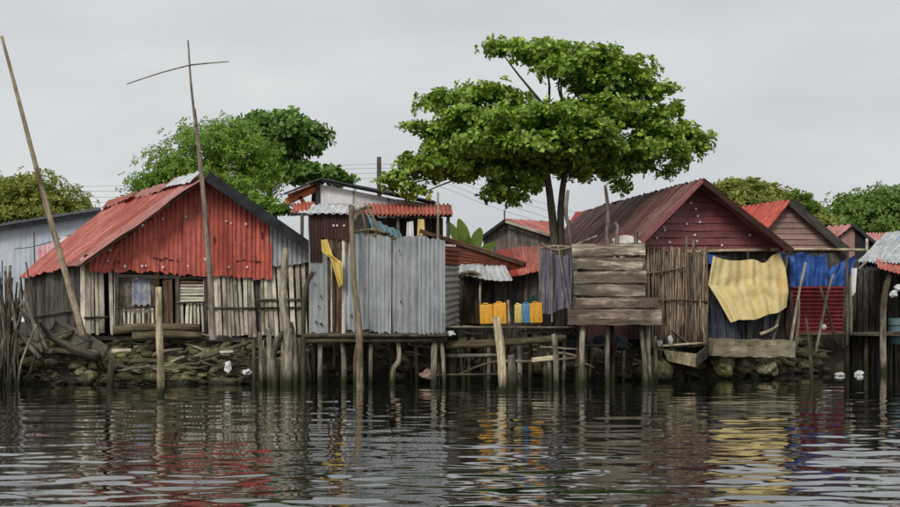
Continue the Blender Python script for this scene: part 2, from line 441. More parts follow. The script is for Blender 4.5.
f = s.noise(s.coords(), 6, 6, .7)
c = s.ramp(f, [(.38, A(98, 104, 122)), (.5, A(124, 126, 134)), (.6, A(146, 138, 126))]); M_['bluepatch'] = s.col(c, .9, .2)
M_['almond'] = leafmat('almond_leaf', A(68, 92, 28), A(100, 126, 42), A(154, 172, 78), .34, .28)
M_['almond2'] = leafmat('dark_almond_leaf', A(56, 82, 36), A(78, 106, 46), A(110, 138, 66), .35, .3)
M_['bright'] = leafmat('bright_feather_leaf', A(64, 90, 28), A(92, 122, 40), A(130, 154, 58), .5, .3)
M_['olive'] = leafmat('olive_leaf', A(76, 88, 34), A(112, 118, 50), A(150, 146, 76), .5, .35)
M_['midgreen'] = leafmat('mid_green_leaf', A(58, 84, 34), A(86, 112, 48), A(118, 136, 66), .5, .35)
M_['bananaleaf'] = leafmat('banana_leaf', A(120, 146, 80), A(140, 162, 98), A(160, 178, 118), .4, .3)

# ------------------------------------------------------------------ setting: water and shore
def grow(a, n, f=1.35, step=.06):
    out = []
    for _ in range(n): a += step; step *= f; out.append(a)
    return out
xs = np.arange(-16.5, 16.5, .065); xr = np.array(grow(16.5, 26, 1.32, .07)); xs = np.concatenate([-xr[::-1], xs, xr])
ys = [9.0]
while ys[-1] < 46: ys.append(ys[-1] + .03 * (ys[-1] / 10) ** 1.3)
ylo = 9.0 - (np.array(grow(0, 26, 1.34, .04)))
yhi = 46 + np.array(grow(0, 22, 1.4, .25))
ys = np.concatenate([ylo[::-1], ys, yhi])
X, Y = np.meshgrid(xs, ys)
sp_y = np.gradient(ys)[:, None] * np.ones_like(X); sp_x = np.gradient(xs)[None, :] * np.ones_like(X)
g = np.random.default_rng(5)
Z = np.zeros_like(X)
env = np.clip((37 - Y) / 20, .24, 1.0) ** 1.25
pn = np.zeros_like(X)
for _ in range(7):
    k = g.uniform(.15, .7); a = g.uniform(0, 2 * np.pi); pn += np.sin(k * (np.cos(a) * X * .6 + np.sin(a) * Y) + g.uniform(0, 6.3))
patch = np.clip(.75 + .22 * pn, .3, 1.5)
for i in range(90):
    lam = .17 * (10.0 ** (g.uniform() ** 1.15)) ; k = 2 * np.pi / lam
    a = -np.pi / 2 + g.normal(0, .42)
    sl = .0098 * (.9 if lam > .5 else 1.0)
    amp = sl / k
    fil = np.clip((lam / np.maximum(sp_y * abs(np.sin(a)) + 1e-3, sp_x * abs(np.cos(a)) + 1e-3) - 3) / 4, 0, 1)
    wx_ = X + .25 * np.sin(Y * .35 + i) ; wy_ = Y + .18 * np.sin(X * .45 + i * 2)
    Z += amp * fil * np.sin(k * (np.cos(a) * wx_ + np.sin(a) * wy_) + g.uniform(0, 6.3)) * (patch if i % 3 else 1.0)
Z *= env
nx, ny = len(xs), len(ys)
idx = np.arange(nx * ny).reshape(ny, nx)
F = np.stack([idx[:-1, :-1], idx[:-1, 1:], idx[1:, 1:], idx[1:, :-1]], -1).reshape(-1, 4)
water = mknp('water', np.stack([X, Y, Z], -1).reshape(-1, 3), F, M_['water']); water['kind'] = 'structure'

SH = [(-400, 31.6), (-13, 31.6), (-8, 31.5), (-5, 31.7), (-3.7, 32.6), (0, 33.2), (3, 33.4), (5.6, 33.9), (7.4, 35.3), (10.4, 37.9), (11.6, 38.6), (12.1, 43), (15.5, 44), (400, 44)]
def shore(x): return float(np.interp(x, [p[0] for p in SH], [p[1] for p in SH]))
def gz(x, y):
    s_ = y - shore(x)
    b = float(np.interp(s_, [-3, -.5, -.1, .15, .45, .8, 1.1, 2.2, 60, 900], [-1.2, -.45, -.1, .2, .62, .98, 1.06, 1.1, 1.15, 1.3]))
    return b + (.07 * mnoise.noise(Vector((x * 1.3, y * 1.3, 0))) + .04 * mnoise.noise(Vector((x * 4, y * 4, 3)))) * (1 if s_ < 40 else 0)
gx = np.concatenate([-np.array(grow(17, 16, 1.5, .4))[::-1], np.arange(-17, 17.01, .2), np.array(grow(17, 16, 1.5, .4))])
gs = np.concatenate([[-3, -1.5], np.arange(-.6, 1.6, .12), np.array(grow(1.6, 18, 1.45, .3))])
gv = []
for s_ in gs:
    for x in gx:
        y = shore(x) + s_; gv.append((x, y, gz(x, y)))
nx, ny = len(gx), len(gs); idx = np.arange(nx * ny).reshape(ny, nx)
F = np.stack([idx[:-1, :-1], idx[:-1, 1:], idx[1:, 1:], idx[1:, :-1]], -1).reshape(-1, 4)
ground = mknp('ground', np.array(gv), F, M_['mud']); ground['kind'] = 'structure'

def icos(seed):
    import bmesh
    bm = bmesh.new(); bmesh.ops.create_icosphere(bm, subdivisions=2, radius=1)
    sv = Vector((seed * 7.1, seed * 3.3, seed))
    for v in bm.verts:
        n_ = mnoise.noise(v.co * .9 + sv) * .55 + mnoise.noise(v.co * 2.1 + sv) * .22
        v.co = v.co * (1 + n_); v.co.z *= .68
        v.co.z = max(v.co.z, -.5)
    me = bpy.data.meshes.new('rock'); bm.to_mesh(me); bm.free()
    me.polygons.foreach_set('use_smooth', [seed % 5 == 0] * len(me.polygons)); me.materials.append(M_['rock'])
    return me
rocks = [icos(i) for i in range(10)]
def rock(x, y, r, zoff=0.0):
    o = bpy.data.objects.new('rock', rocks[rnd.randrange(10)])
    M = Matrix.Translation((x, y, gz(x, y) + r * .22 + zoff)) @ Matrix.Rotation(rnd.uniform(0, 6.3), 4, 'Z') @ Matrix.Rotation(rnd.uniform(-.5, .5), 4, 'X') @ Matrix.Diagonal((r * rnd.uniform(.8, 1.5), r * rnd.uniform(.8, 1.2), r * rnd.uniform(.7, 1.1), 1))
    put(o, M, ground)
for i in range(190):
    x = rnd.uniform(-11.8, -3.8); rock(x, shore(x) + rnd.uniform(-.15, .95), rnd.choice([.1, .12, .14, .16, .18, .22]))
for i in range(46):
    x = rnd.uniform(-3.8, 5.2); rock(x, shore(x) + rnd.uniform(-.2, .8), rnd.uniform(.12, .3))
for i in range(22):
    x = rnd.uniform(5.2, 9.2); rock(x, shore(x) + rnd.uniform(-.2, .8), rnd.uniform(.1, .26))
for i in range(40):
    x = rnd.uniform(9.2, 11.9); rock(x, shore(x) + rnd.uniform(-.1, .75), rnd.uniform(.13, .24))

rv_, rf_ = [], []
for i in range(1500):      # loose small stones between the rocks: nobody could count them
    x = rnd.uniform(-12.3, -3.6) if i % 3 else rnd.uniform(-3.6, 12); y = shore(x) + rnd.uniform(-.05, 1.0); q = rnd.uniform(.035, .085)
    c0 = Vector((x, y, gz(x, y) + q * .3)); b = len(rv_)
    for (a, e) in ((0, -.3), (1.3, .1), (2.4, -.2), (3.7, .2), (5.0, -.1)):
        k = q * rnd.uniform(.7, 1.4); rv_.append(c0 + Vector((math.cos(a) * k * 1.2, math.sin(a) * k, e * q)))
    rv_.append(c0 + Vector((rnd.uniform(-.3, .3) * q, rnd.uniform(-.3, .3) * q, q * rnd.uniform(.5, .9)))); rv_.append(c0 - Vector((0, 0, q * .6)))
    for k in range(5): rf_ += [(b + k, b + (k + 1) % 5, b + 5), (b + (k + 1) % 5, b + k, b + 6)]
rub = mk('rubble', rv_, rf_, M_['rock'], ground, smooth=False); rub['kind'] = 'stuff'
# ------------------------------------------------------------------ trees
def crown_mesh(name, lobes, n, leaf, mat, parent, seed, per=8, clump=.34, flat=.45, wide=.5, upb=.5, fill=.45, droop=.0):
    """leaf rosettes gathered into clumps spread over each lobe's volume; lobes are (u, v, ru, rv, depth, rdepth) with radii in pixels / metres"""
    g = np.random.default_rng(seed)
    cen, nor = [], []
    areas = np.array([l[2] * l[3] for l in lobes], float); areas /= areas.sum()
    for l, ar in zip(lobes, areas):
        u, v, ru, rv, d, rd = l
        c0 = np.array(P(u, v, d)); k = d / FPX
        rad = np.array([ru * k, rd, rv * k])
        nc = max(3, int(n * ar / 7))
        dirs = g.normal(size=(nc, 3)); dirs /= np.linalg.norm(dirs, axis=1)[:, None]
        rr = np.where(g.random(nc) < fill, g.uniform(.25, .8, nc), g.uniform(.8, 1.0, nc))[:, None]
        cc = dirs * rr * np.maximum(rad - clump * .35, rad * .5)
        for q, dd in zip(cc, dirs):
            m = g.integers(5, 10)
            off = g.normal(size=(m, 3)) * np.array([clump, clump, clump * flat]) * .62
            cen.append(c0 + q + off)
            nn = dd / np.maximum(rad / rad.max(), .3) * .8 + off / clump * .5 + np.array([0, 0, upb])
            nor.append(nn)
    cen = np.concatenate(cen); nor = np.concatenate(nor)
    nor += g.normal(size=nor.shape) * .25
    nor /= np.linalg.norm(nor, axis=1)[:, None]
    m = len(cen)
    t1 = np.cross(nor, np.array([.3, .8, .1])); t1 /= np.linalg.norm(t1, axis=1)[:, None] + 1e-9
    t2 = np.cross(nor, t1)
    V = []
    prof = [(0, 0, 0), (.4, .55, .04), (.78, 1.0, .02), (1, 0, -.05), (.78, -1.0, .02), (.4, -.55, .04)]
    for j in range(per):
        a = (2 * np.pi * j / per + g.uniform(-.4, .4, m))[:, None]
        el = (g.uniform(-.25, .75, m) - droop)[:, None]
        rad_ = np.cos(a) * t1 + np.sin(a) * t2
        dv = np.cos(el) * rad_ + np.sin(el) * nor
        sd_ = np.cross(nor, rad_)
        tw = g.normal(0, .35, m)[:, None]
        up = np.cross(dv, sd_); sd2 = sd_ * np.cos(tw) + up * np.sin(tw)
        L = (leaf * g.uniform(.65, 1.2, m))[:, None]
        V.append(np.stack([cen + dv * L * (x * .92 + .08) + sd2 * L * wide * .5 * y + up * L * (z_ + .09 * abs(y)) for x, y, z_ in prof], 1))
    V = np.concatenate(V)
    nl = len(V); b = np.arange(nl)[:, None] * 6
    F = np.concatenate([b + np.array([0, 1, 4, 5]), b + np.array([1, 2, 4, 4])], 0) if False else None
    # two quads per leaf: base half and tip half, sharing the fold in the middle
    Fq = np.concatenate([b + np.array([0, 1, 4, 5]), b + np.array([1, 2, 3, 4])], 0)
    return mknp(name, V.reshape(-1, 3) - np.array(W[parent.name].translation), Fq, mat, parent, W[parent.name].copy(), smooth=False)

def limb(parent, a, b, r0, r1, bend=.25, name='branch'):
    mid = lerp(a, b, .5) + Vector((rnd.uniform(-1, 1), rnd.uniform(-1, 1), rnd.uniform(-.2, .6))) * bend
    return tube(name, [a, mid, b], [r0, (r0 + r1) * .5, r1], M_['bark'], parent, sides=6)

# the big almond tree in the middle
AD = 36.0
alm = thing('almond_tree', 'tall spreading almond tree with tiered dark green crown above the jerrycans', 'tree', PG(556, 1.05, AD))
tops = []
tube('trunk', [PG(557, 1.0, AD), P(555, 250, AD), P(551, 205, AD), P(546, 165, AD), P(541, 120, AD)], [.16, .125, .11, .09, .05], M_['bark'], alm, sub=6)
tube('trunk', [PG(560, 1.0, AD + .1), P(561, 250, AD + .1), P(561, 205, AD + .1), P(568, 160, AD), P(585, 110, AD)], [.15, .11, .095, .08, .045], M_['bark'], alm, sub=6)
LOB = [(500, 47, 18, 7, AD, .6), (535, 52, 34, 11, AD, 1.1), (575, 62, 44, 16, AD, 1.6), (618, 68, 36, 13, AD + .3, 1.4), (642, 76, 14, 8, AD, .6),
       (560, 72, 28, 12, AD - .6, 1.2), (598, 84, 30, 12, AD, 1.2),
       (450, 100, 24, 10, AD, .9), (482, 94, 26, 11, AD, 1.1), (430, 108, 11, 7, AD, .5), (505, 100, 22, 12, AD + .4, 1.2),
       (660, 93, 18, 8, AD, .8), (672, 110, 10, 7, AD - .2, .5), (640, 92, 22, 10, AD + .5, 1.0),
       (412, 129, 9, 5, AD, .4), (438, 131, 20, 10, AD, .9), (470, 122, 32, 16, AD - .4, 1.5), (512, 120, 30, 14, AD - 1.6, 1.2), (510, 118, 32, 14, AD + 1.3, 1.2),
       (555, 118, 40, 18, AD - 1.4, 1.5), (560, 112, 34, 14, AD + 1.5, 1.2), (605, 112, 38, 17, AD - .8, 1.6), (640, 118, 34, 14, AD + .5, 1.3),
       (664, 133, 30, 12, AD, 1.1), (692, 138, 16, 9, AD, .6), (703, 148, 7, 6, AD, .35), (655, 150, 28, 12, AD - .6, 1.2), (680, 156, 12, 7, AD, .5), (668, 170, 7, 8, AD, .4),
       (400, 178, 14, 7, AD, .6), (388, 187, 6, 4, AD, .3), (422, 164, 24, 11, AD, .9), (448, 148, 28, 13, AD, 1.2), (480, 146, 30, 15, AD - 1.0, 1.4), (416, 192, 8, 8, AD, .4), (440, 172, 18, 10, AD + .4, .8),
       (465, 172, 18, 11, AD, .8), (500, 168, 24, 14, AD, 1.0), (498, 192, 12, 12, AD, .5), (512, 198, 6, 9, AD, .4), (540, 146, 44, 15, AD - 1.7, 1.2), (535, 172, 18, 9, AD, .8), (528, 182, 10, 9, AD, .5),
       (585, 145, 40, 15, AD - 1.2, 1.4), (615, 150, 34, 14, AD, 1.3), (605, 168, 28, 9, AD, 1.0), (635, 166, 18, 9, AD, .8), (622, 184, 6, 9, AD, .35), (575, 172, 18, 9, AD + .4, .8)]
for l in LOB:
    c_ = P(l[0], l[1] + l[3] * .4, l[4]); st = P(548 if l[0] < 555 else 566, min(158, max(110, l[1] + 30)), AD)
    limb(alm, st, c_, .045, .012, .3)
LOB += [(478, 164, 26, 9, AD + .5, 1.1), (522, 160, 28, 10, AD + .8, 1.2), (560, 160, 28, 9, AD - .9, 1.0), (600, 158, 34, 9, AD + .7, 1.2), (442, 162, 20, 8, AD - .5, .8), (505, 182, 12, 10, AD, .6), (585, 128, 30, 10, AD - 1.8, .8)]
LOB = [(u, v, ru, rv * .86, d, rd) for (u, v, ru, rv, d, rd) in LOB]
crown_mesh('crown', LOB, 7800, .185, M_['almond'], alm, 3, per=9, clump=.28, flat=.42, wide=.6, upb=.95, fill=.25)

def small_tree(name, label, base_u, d, lobes, n, leaf, mat, seed, trunk_r=.15, base_z=1.1, cat='tree', group=None, **kw):
    t = thing(name, label, cat, PG(base_u, base_z, d), group)
    l0 = max(lobes, key=lambda l: l[2] * l[3])
    fork = P(base_u, l0[1] + l0[3] * .9, d)
    tube('trunk', [PG(base_u, base_z - .15, d), lerp(PG(base_u, base_z, d), fork, .5) + Vector((.1, 0, 0)), fork, P(l0[0], l0[1], l0[4])], [trunk_r, trunk_r * .85, trunk_r * .7, trunk_r * .3], M_['bark'], t)
    for l in lobes:
        if l is not l0: limb(t, fork, P(l[0], l[1], l[4]), trunk_r * .45, .025, .3)
    crown_mesh('crown', lobes, n, leaf, mat, t, seed, **kw)
    return t
small_tree('feathery_tree', 'bright green fine-leaved tree behind the peak of the red shack', 215, 46,
           [(205, 145, 42, 26, 46, 1.8), (175, 165, 32, 22, 46, 1.4), (245, 155, 30, 26, 46, 1.6), (150, 182, 22, 14, 46, 1.0), (228, 132, 28, 16, 46.5, 1.2), (262, 175, 20, 24, 46, 1.0), (200, 178, 40, 22, 45.5, 1.4), (135, 192, 10, 7, 46, .5), (236, 190, 30, 20, 45.5, 1.2)],
           3000, .18, M_['bright'], 11, per=8, clump=.5, flat=.42, wide=.34, upb=.7, fill=.35, droop=.35)
small_tree('almond_tree', 'dark almond tree reaching right from behind the fine-leaved tree', 270, 50,
           [(268, 122, 24, 10, 50, 1.0), (296, 132, 26, 14, 50, 1.1), (312, 140, 14, 16, 50, .7), (290, 122, 20, 9, 50, .8), (300, 172, 26, 9, 50, .9), (326, 174, 16, 8, 50, .6), (343, 179, 9, 5, 50, .4), (276, 158, 22, 16, 50.5, 1.0), (262, 140, 24, 14, 50, 1.0)],
           1500, .3, M_['almond2'], 12, per=8, clump=.33, wide=.6, upb=.6)
small_tree('bushy_tree', 'loose olive-green tree behind the pale blue shack at the far left', 30, 52,
           [(10, 195, 24, 22, 52, 1.2), (38, 188, 24, 20, 52, 1.2), (70, 203, 20, 16, 52, 1.0), (48, 208, 30, 18, 51.5, 1.2), (15, 215, 26, 16, 51.5, 1.2), (-14, 205, 24, 24, 52, 1.2), (82, 212, 10, 9, 52, .6)],
           2000, .2, M_['olive'], 13, per=7, clump=.38, wide=.45, upb=.5, fill=.3)
small_tree('bushy_tree', 'pale olive tree behind the maroon gable and the bright red roof', 752, 56,
           [(742, 190, 26, 11, 56, 1.1), (765, 196, 26, 14, 56, 1.2), (722, 194, 16, 10, 56, .8), (790, 206, 20, 12, 56, .9), (748, 205, 36, 14, 55.5, 1.3), (806, 214, 14, 10, 56, .7), (818, 224, 14, 10, 56, .7)],
           2100, .24, M_['olive'], 14, per=7, clump=.36, wide=.5, upb=.6, fill=.3)
small_tree('spindly_tree', 'thin small-topped tree standing alone against sky right of the red roof', 798, 54,
           [(797, 194, 3, 2.5, 54, .12), (806, 200, 7, 7, 54, .3), (810, 206, 5, 5, 54, .25)], 60, .2, M_['midgreen'], 15, trunk_r=.05, per=7, clump=.14, wide=.5)
small_tree('broad_tree', 'broad mid-green tree filling the right edge behind the roofs', 862, 62,
           [(868, 206, 34, 16, 62, 1.8), (898, 202, 30, 16, 62, 1.8), (845, 218, 24, 14, 62, 1.2), (930, 206, 30, 22, 62, 1.8), (880, 222, 40, 18, 61.5, 1.8), (832, 230, 16, 12, 62, .9), (905, 225, 36, 18, 61.5, 1.6)],
           3300, .25, M_['midgreen'], 16, per=7, clump=.45, flat=.7, wide=.5, upb=.7, fill=.3)
small_tree('shrub', 'small light green shrub between the red shack and the white gable', 276, 41,
           [(270, 206, 16, 10, 41, .6), (286, 208, 10, 7, 41, .5), (258, 203, 10, 9, 41, .4)], 260, .18, M_['bright'], 17, trunk_r=.05, per=6, clump=.22, wide=.4, cat='shrub')

ban = thing('banana_plant', 'banana plant with broad pale green leaves behind the rusty roof', 'plant', PG(474, 1.1, 39))
tube('stem', [PG(474, 1.0, 39), P(474, 270, 39), P(473, 250, 39)], [.12, .1, .07], M_['bananaleaf'], ban)
for (u1, v1, w_, dd) in ((447, 217, .17, 0), (459, 215, .2, -.2), (480, 224, .2, .1), (497, 238, .15, -.1), (468, 232, .14, -.3)):
    a, b = P(471, 268, 39), P(u1, v1, 39 + dd)
    vv, ff = [], []
    axis = (b - a); side = axis.cross(Vector((0, 1, .3))).normalized()
    for i in range(9):
        t = i / 8; c0 = a + axis * t + Vector((0, 0, .12 * math.sin(math.pi * t))) - (Vector((0, 0, .1)) * t ** 3)
        wd = w_ * (math.sin(math.pi * min(1, t * .9 + .06)) ** .6)
        for k, q in enumerate((-1, 0, 1)):
            vv.append(c0 - W[ban.name].translation + side * wd * q * rnd.uniform(.9, 1.05) + Vector((0, -.06 * abs(q), -.05 * abs(q))))
    for i in range(8):
        for k in range(2):
            q = i * 3 + k; ff.append((q, q + 1, q + 4, q + 3))
    mk('leaf', vv, ff, M_['bananaleaf'], ban, W[ban.name].copy())

# ------------------------------------------------------------------ left: red shack
def FL(u): return 31.9 + (u - 85) * (1.2 / 225)
red = thing('red_shack', 'shack with red corrugated gable over a bleached slat wall', 'shack', PG(200, 1.1, 33.4))
Af, Df, Cf, Bf = P(207, 174, 31.9), P(83, 262, 31.3), P(17, 280, 37.6), P(112, 203, 38.8)
Ef = P(313, 247, 32.6); rv = Bf - Af; Gf = Ef + rv
# left slope, sheet by sheet from the front barge backwards
cut = [0, .14, .29, .44, .58, .72, .86, 1.0]
for i in range(7):
    a0, a1 = cut[i] - .02, cut[i + 1] + .02
    lift = Vector((-.004, 0, .011)) * (i % 2)
    bl_, br_ = lerp(Df, Cf, a1), lerp(Df, Cf, a0); tl_, tr_ = lerp(Af, Bf, a1), lerp(Af, Bf, a0)
    bl_ = bl_ + (bl_ - tl_).normalized() * rnd.uniform(-.1, .12); br_ = br_ + (br_ - tr_).normalized() * rnd.uniform(-.1, .12)
    sheet('roof_sheet', bl_ + lift, br_ + lift, tr_ + lift, tl_ + lift, 10, .022, M_['redroof'] if i else M_['pinkroof'], red, dent=.03, rag=.03, coh=True)
# grey sheet laid over the ridge near the front, and a second strip of ridge capping
q = Vector((-.04, -.05, .1))
sheet('ridge_sheet', lerp(lerp(Af, Df, .13), lerp(Bf, Cf, .13), .25) + q, lerp(Af, Df, .13) + q, Af + q + Vector((.05, 0, .04)), lerp(Af, Bf, .25) + q + Vector((0, 0, .03)), 5, .02, M_['galvlight'], red, dent=.03, rag=.05)
sheet('ridge_sheet', lerp(lerp(Af, Df, .1), lerp(Bf, Cf, .1), .6) + q * .9, lerp(lerp(Af, Df, .12), lerp(Bf, Cf, .12), .22) + q * .9, lerp(Af, Bf, .22) + q, lerp(Af, Bf, .62) + q, 7, .02, M_['pinkroof'], red, dent=.04, rag=.06)
sheet('ridge_sheet', lerp(lerp(Af, Df, .1), lerp(Bf, Cf, .1), 1.02) + q * .8, lerp(lerp(Af, Df, .1), lerp(Bf, Cf, .1), .64) + q * .8, lerp(Af, Bf, .64) + q, lerp(Af, Bf, 1.03) + q, 7, .02, M_['redroof'], red, dent=.04, rag=.06)
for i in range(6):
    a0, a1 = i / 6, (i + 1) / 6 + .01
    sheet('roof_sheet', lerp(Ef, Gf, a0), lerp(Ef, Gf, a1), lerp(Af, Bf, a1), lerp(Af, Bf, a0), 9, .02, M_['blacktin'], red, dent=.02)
board('barge_board', Af + Vector((.02, -.1, -.06)), Ef + Vector((0, -.1, -.06)), Vector((.3, 0, 1)), .26, .05, M_['bargedark'], red, 8, .04)
board('barge_board', Af + Vector((0, -.02, -.09)), Df + Vector((0, -.02, -.07)), Vector((-.3, 0, 1)), .07, .04, M_['slat_brown'], red, 6, .05)
# gable cladding: upright red sheets, each cut to the slope
def vL(u): return 174 + 5 + (207 - u) * (88 / 124)
def vR(u): return 174 + 5 + (u - 207) * (73 / 106)
def fd(u, o=0): return FL(u) - .1 + o
edges = [106, 133, 158, 184, 208, 234, 254, 271]
bots = [271, 271, 272, 275, 276, 277, 279, 278, 277]
for i in range(7):
    u0, u1 = edges[i] - .8, edges[i + 1] + .8; o_ = -.015 * (i % 2)
    f_ = vL if u1 <= 209.5 else vR
    sheet('wall_sheet', P(u0, bots[i], fd(u0, o_)), P(u1, bots[i + 1], fd(u1, o_)), P(u1, min(f_(u1), 300), fd(u1, o_)), P(u0, f_(u0), fd(u0, o_)), max(3, int((u1 - u0) / 4.6)), .02, M_['redwall'], red, dent=.02, rag=.05)
sheet('wall_sheet', P(89, 272, fd(89, -.09)), P(109, 273, fd(109, -.12)), P(124, 240, fd(124, -.05)), P(89, 257, fd(89, -.05)), 5, .016, M_['redwall'], red, dent=.03, rag=.06)
sheet('wall_sheet', P(270, 267, fd(270, .02)), P(309, 262, fd(309, .02)), P(309, 247, fd(309, .02)), P(270, 219, fd(270, .02)), 8, .016, M_['galv'], red, dent=.02, rag=.03)
for (u, v, r) in ((163, 219, 1.4), (186, 217, 1.5), (142, 226, 1.8), (146, 222, 1.3), (110, 250, 1.7), (108, 261, 1.4), (125, 266, 1.6), (142, 266, 1.5), (146, 265.5, 1.3), (163, 267, 1.5), (188, 266, 1.4), (205, 259, 1.8), (229, 267, 1.5), (247, 267, 1.3), (226, 221, 1.3), (231, 223, 1.3), (246, 224, 1.5)):
    d_ = fd(u, -.06) - (.09 if u < 124 and v > 245 else 0); r *= .8 * d_ / FPX
    mk('patch', [(r * math.cos(a) * rnd.uniform(.7, 1.2), -.0, r * 1.15 * math.sin(a) * rnd.uniform(.7, 1.2)) for a in [k * .785 for k in range(8)]] + [(r * math.cos(a) * .8, .04, r * math.sin(a) * .8) for a in [k * .785 for k in range(8)]],
       [tuple(range(8))] + [(k, (k + 1) % 8, 8 + (k + 1) % 8, 8 + k) for k in range(8)], M_['whitespot'], red, Matrix.Translation(P(u, v, d_)), smooth=False)
# lower wall: upright slats, a curtained opening, a louvred window
def slats(parent, u0, u1, dfn, vt, vb, step, w, mat, lean=0.0, o=0.0, gap=.12, name='slat', t=.03):
    u = u0
    while u < u1:
        ww = w * rnd.uniform(.7, 1.2); d_ = dfn(u) + o + rnd.uniform(-.035, .035)
        if rnd.random() > gap * .3:
            board(name, P(u + rnd.uniform(-.6, .6), vb + rnd.uniform(-1.5, 1.5), d_), P(u - lean + rnd.uniform(-1.8, 1.8), vt, d_), Vector((1, 0, 0)), ww * d_ / FPX, t, mat, parent, 4, .08, .015)
        u += step * rnd.uniform(.85, 1.15)
slats(red, 83, 117, FL, 258, 334, 4.9, 4.4, M_['slat'], 1)
slats(red, 120, 156, FL, 308, 331, 4.0, 2.2, M_['slat'], 0, .06, gap=0)
slats(red, 166, 177, FL, 266, 332, 5, 4.4, M_['slat_brown'], 0, .02)
slats(red, 177, 206, FL, 302, 332, 4.4, 3.4, M_['slat'], 0, .04)
slats(red, 206, 273, FL, 262, 336, 4.0, 3.6, M_['slat'], 3.5)
slats(red, 272, 309, FL, 252, 336, 5.6, 4.4, M_['slat'], 4)
for (a, b, v0, v1, m, w_) in ((117, 117, 270, 334, 'slat_dark', .1), (157, 157, 268, 334, 'slat_brown', .13), (178, 177, 268, 334, 'slat_dark', .09), (206, 206, 268, 334, 'slat_dark', .1)):
    board('door_post', P(a, v1, FL(a) - .02), P(b, v0, FL(b) - .02), Vector((1, 0, 0)), w_, .07, M_[m], red)
board('lintel', P(116, 276, FL(116) - .03), P(207, 278, FL(207) - .03), Vector((0, 0, 1)), .07, .05, M_['slat_dark'], red)
for v_, u0, u1 in ((308, 117, 158), (303, 176, 208), (308, 206, 312), (318, 84, 108), (300, 255, 312)):
    stick('rail', P(u0, v_, FL(u0) - .05), P(u1, v_ - 1, FL(u1) - .05), .03, .025, M_['slat_dark'], red, .02)
vv = [P(118, 330, FL(118) + .16), P(157, 330, FL(157) + .16), P(157, 274, FL(157) + .16), P(118, 274, FL(118) + .16)]
sheet('curtain', *vv, 5, .02, M_['mottle'], red, dent=.03, rag=.0)
sheet('curtain', P(132, 306, FL(132) + .11), P(151, 305, FL(151) + .11), P(150, 278, FL(150) + .11), P(132, 279, FL(132) + .11), 3, .015, M_['bluepatch'], red, dent=.02, rag=.05)
for k in range(8):
    v_ = 279 + k * 3.1
    board('louvre', P(177, v_, FL(177) + .02), P(206, v_ + rnd.uniform(-.5, .5), FL(206) + .02), Vector((0, .35, 1)), .062, .018, M_['slat'] if k > 1 else M_['slat_brown'], red, 3, .05)
# lee side wall under the left eave, back and right walls
dv_ = (Cf - Df)
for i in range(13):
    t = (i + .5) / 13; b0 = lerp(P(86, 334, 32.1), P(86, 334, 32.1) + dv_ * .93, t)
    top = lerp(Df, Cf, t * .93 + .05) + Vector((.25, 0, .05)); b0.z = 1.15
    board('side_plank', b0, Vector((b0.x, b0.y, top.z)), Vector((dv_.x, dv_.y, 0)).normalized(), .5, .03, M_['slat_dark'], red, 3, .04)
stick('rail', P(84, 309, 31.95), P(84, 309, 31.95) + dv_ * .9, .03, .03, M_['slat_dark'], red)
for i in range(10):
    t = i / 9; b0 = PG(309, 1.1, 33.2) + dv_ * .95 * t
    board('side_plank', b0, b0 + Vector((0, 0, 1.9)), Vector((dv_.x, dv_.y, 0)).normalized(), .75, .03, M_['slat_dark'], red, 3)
b0, b1 = PG(86, 1.1, 32.2) + dv_ * .9, PG(309, 1.1, 33.2) + dv_ * .9
sheet('back_wall', b0, b1, b1 + Vector((0, 0, 2)), b0 + Vector((0, 0, 1.9)), 20, .02, M_['rust'], red)
for (p_, q_) in ((b0, Bf), (b1, Bf)):
    sheet('back_wall', b0 + Vector((0, .02, 1.8)) if p_ is b0 else lerp(b0, b1, .5) + Vector((0, .02, 1.8)), lerp(b0, b1, .5) + Vector((0, .02, 1.8)) if p_ is b0 else b1 + Vector((0, .02, 1.8)), Vector((lerp(b0, b1, .5).x, lerp(b0, b1, .5).y, 4.9)) if p_ is b0 else b1 + Vector((0, 0, 2.0)), b0 + Vector((0, 0, 2.0)) if p_ is b0 else Vector((lerp(b0, b1, .5).x, lerp(b0, b1, .5).y, 4.9)), 9, .02, M_['rust'], red)
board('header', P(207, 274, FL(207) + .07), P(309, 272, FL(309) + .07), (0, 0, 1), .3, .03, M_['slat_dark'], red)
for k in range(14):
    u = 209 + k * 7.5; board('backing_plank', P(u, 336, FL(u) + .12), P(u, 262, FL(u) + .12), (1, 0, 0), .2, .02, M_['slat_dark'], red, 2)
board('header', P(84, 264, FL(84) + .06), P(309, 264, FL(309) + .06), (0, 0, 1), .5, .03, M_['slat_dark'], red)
# sill logs under the front wall
def log(p0, p1, r, mat, label, group=None, name='log', bend=.05):
    return tag(stick(name, p0, p1, r, r * .85, mat, None, bend, 6, 9, .08), label, 'log', group)
log(P(113, 330, 31.75), P(200, 328, 32.15), .115, M_['log'], 'thick mossy log along the foot of the slat wall, upper of two')
log(P(132, 336.5, 31.6), P(202, 336, 31.95), .11, M_['log'], 'thick mossy log lying on the rocks, lower of two')
board('beam', P(205, 339, 32.2), P(316, 341, 32.6), Vector((0, 0, 1)), .12, .1, M_['slat_dark'], red)
board('beam', P(84, 338, 31.8), P(205, 339, 32.2), Vector((0, 0, 1)), .1, .1, M_['slat_dark'], red)
for u in (208, 225, 243, 262, 300):
    stick('stilt', PG(u, -.3, 32.3), PG(u, 1.15, 32.3), .06, .05, M_['post_dark'], red)

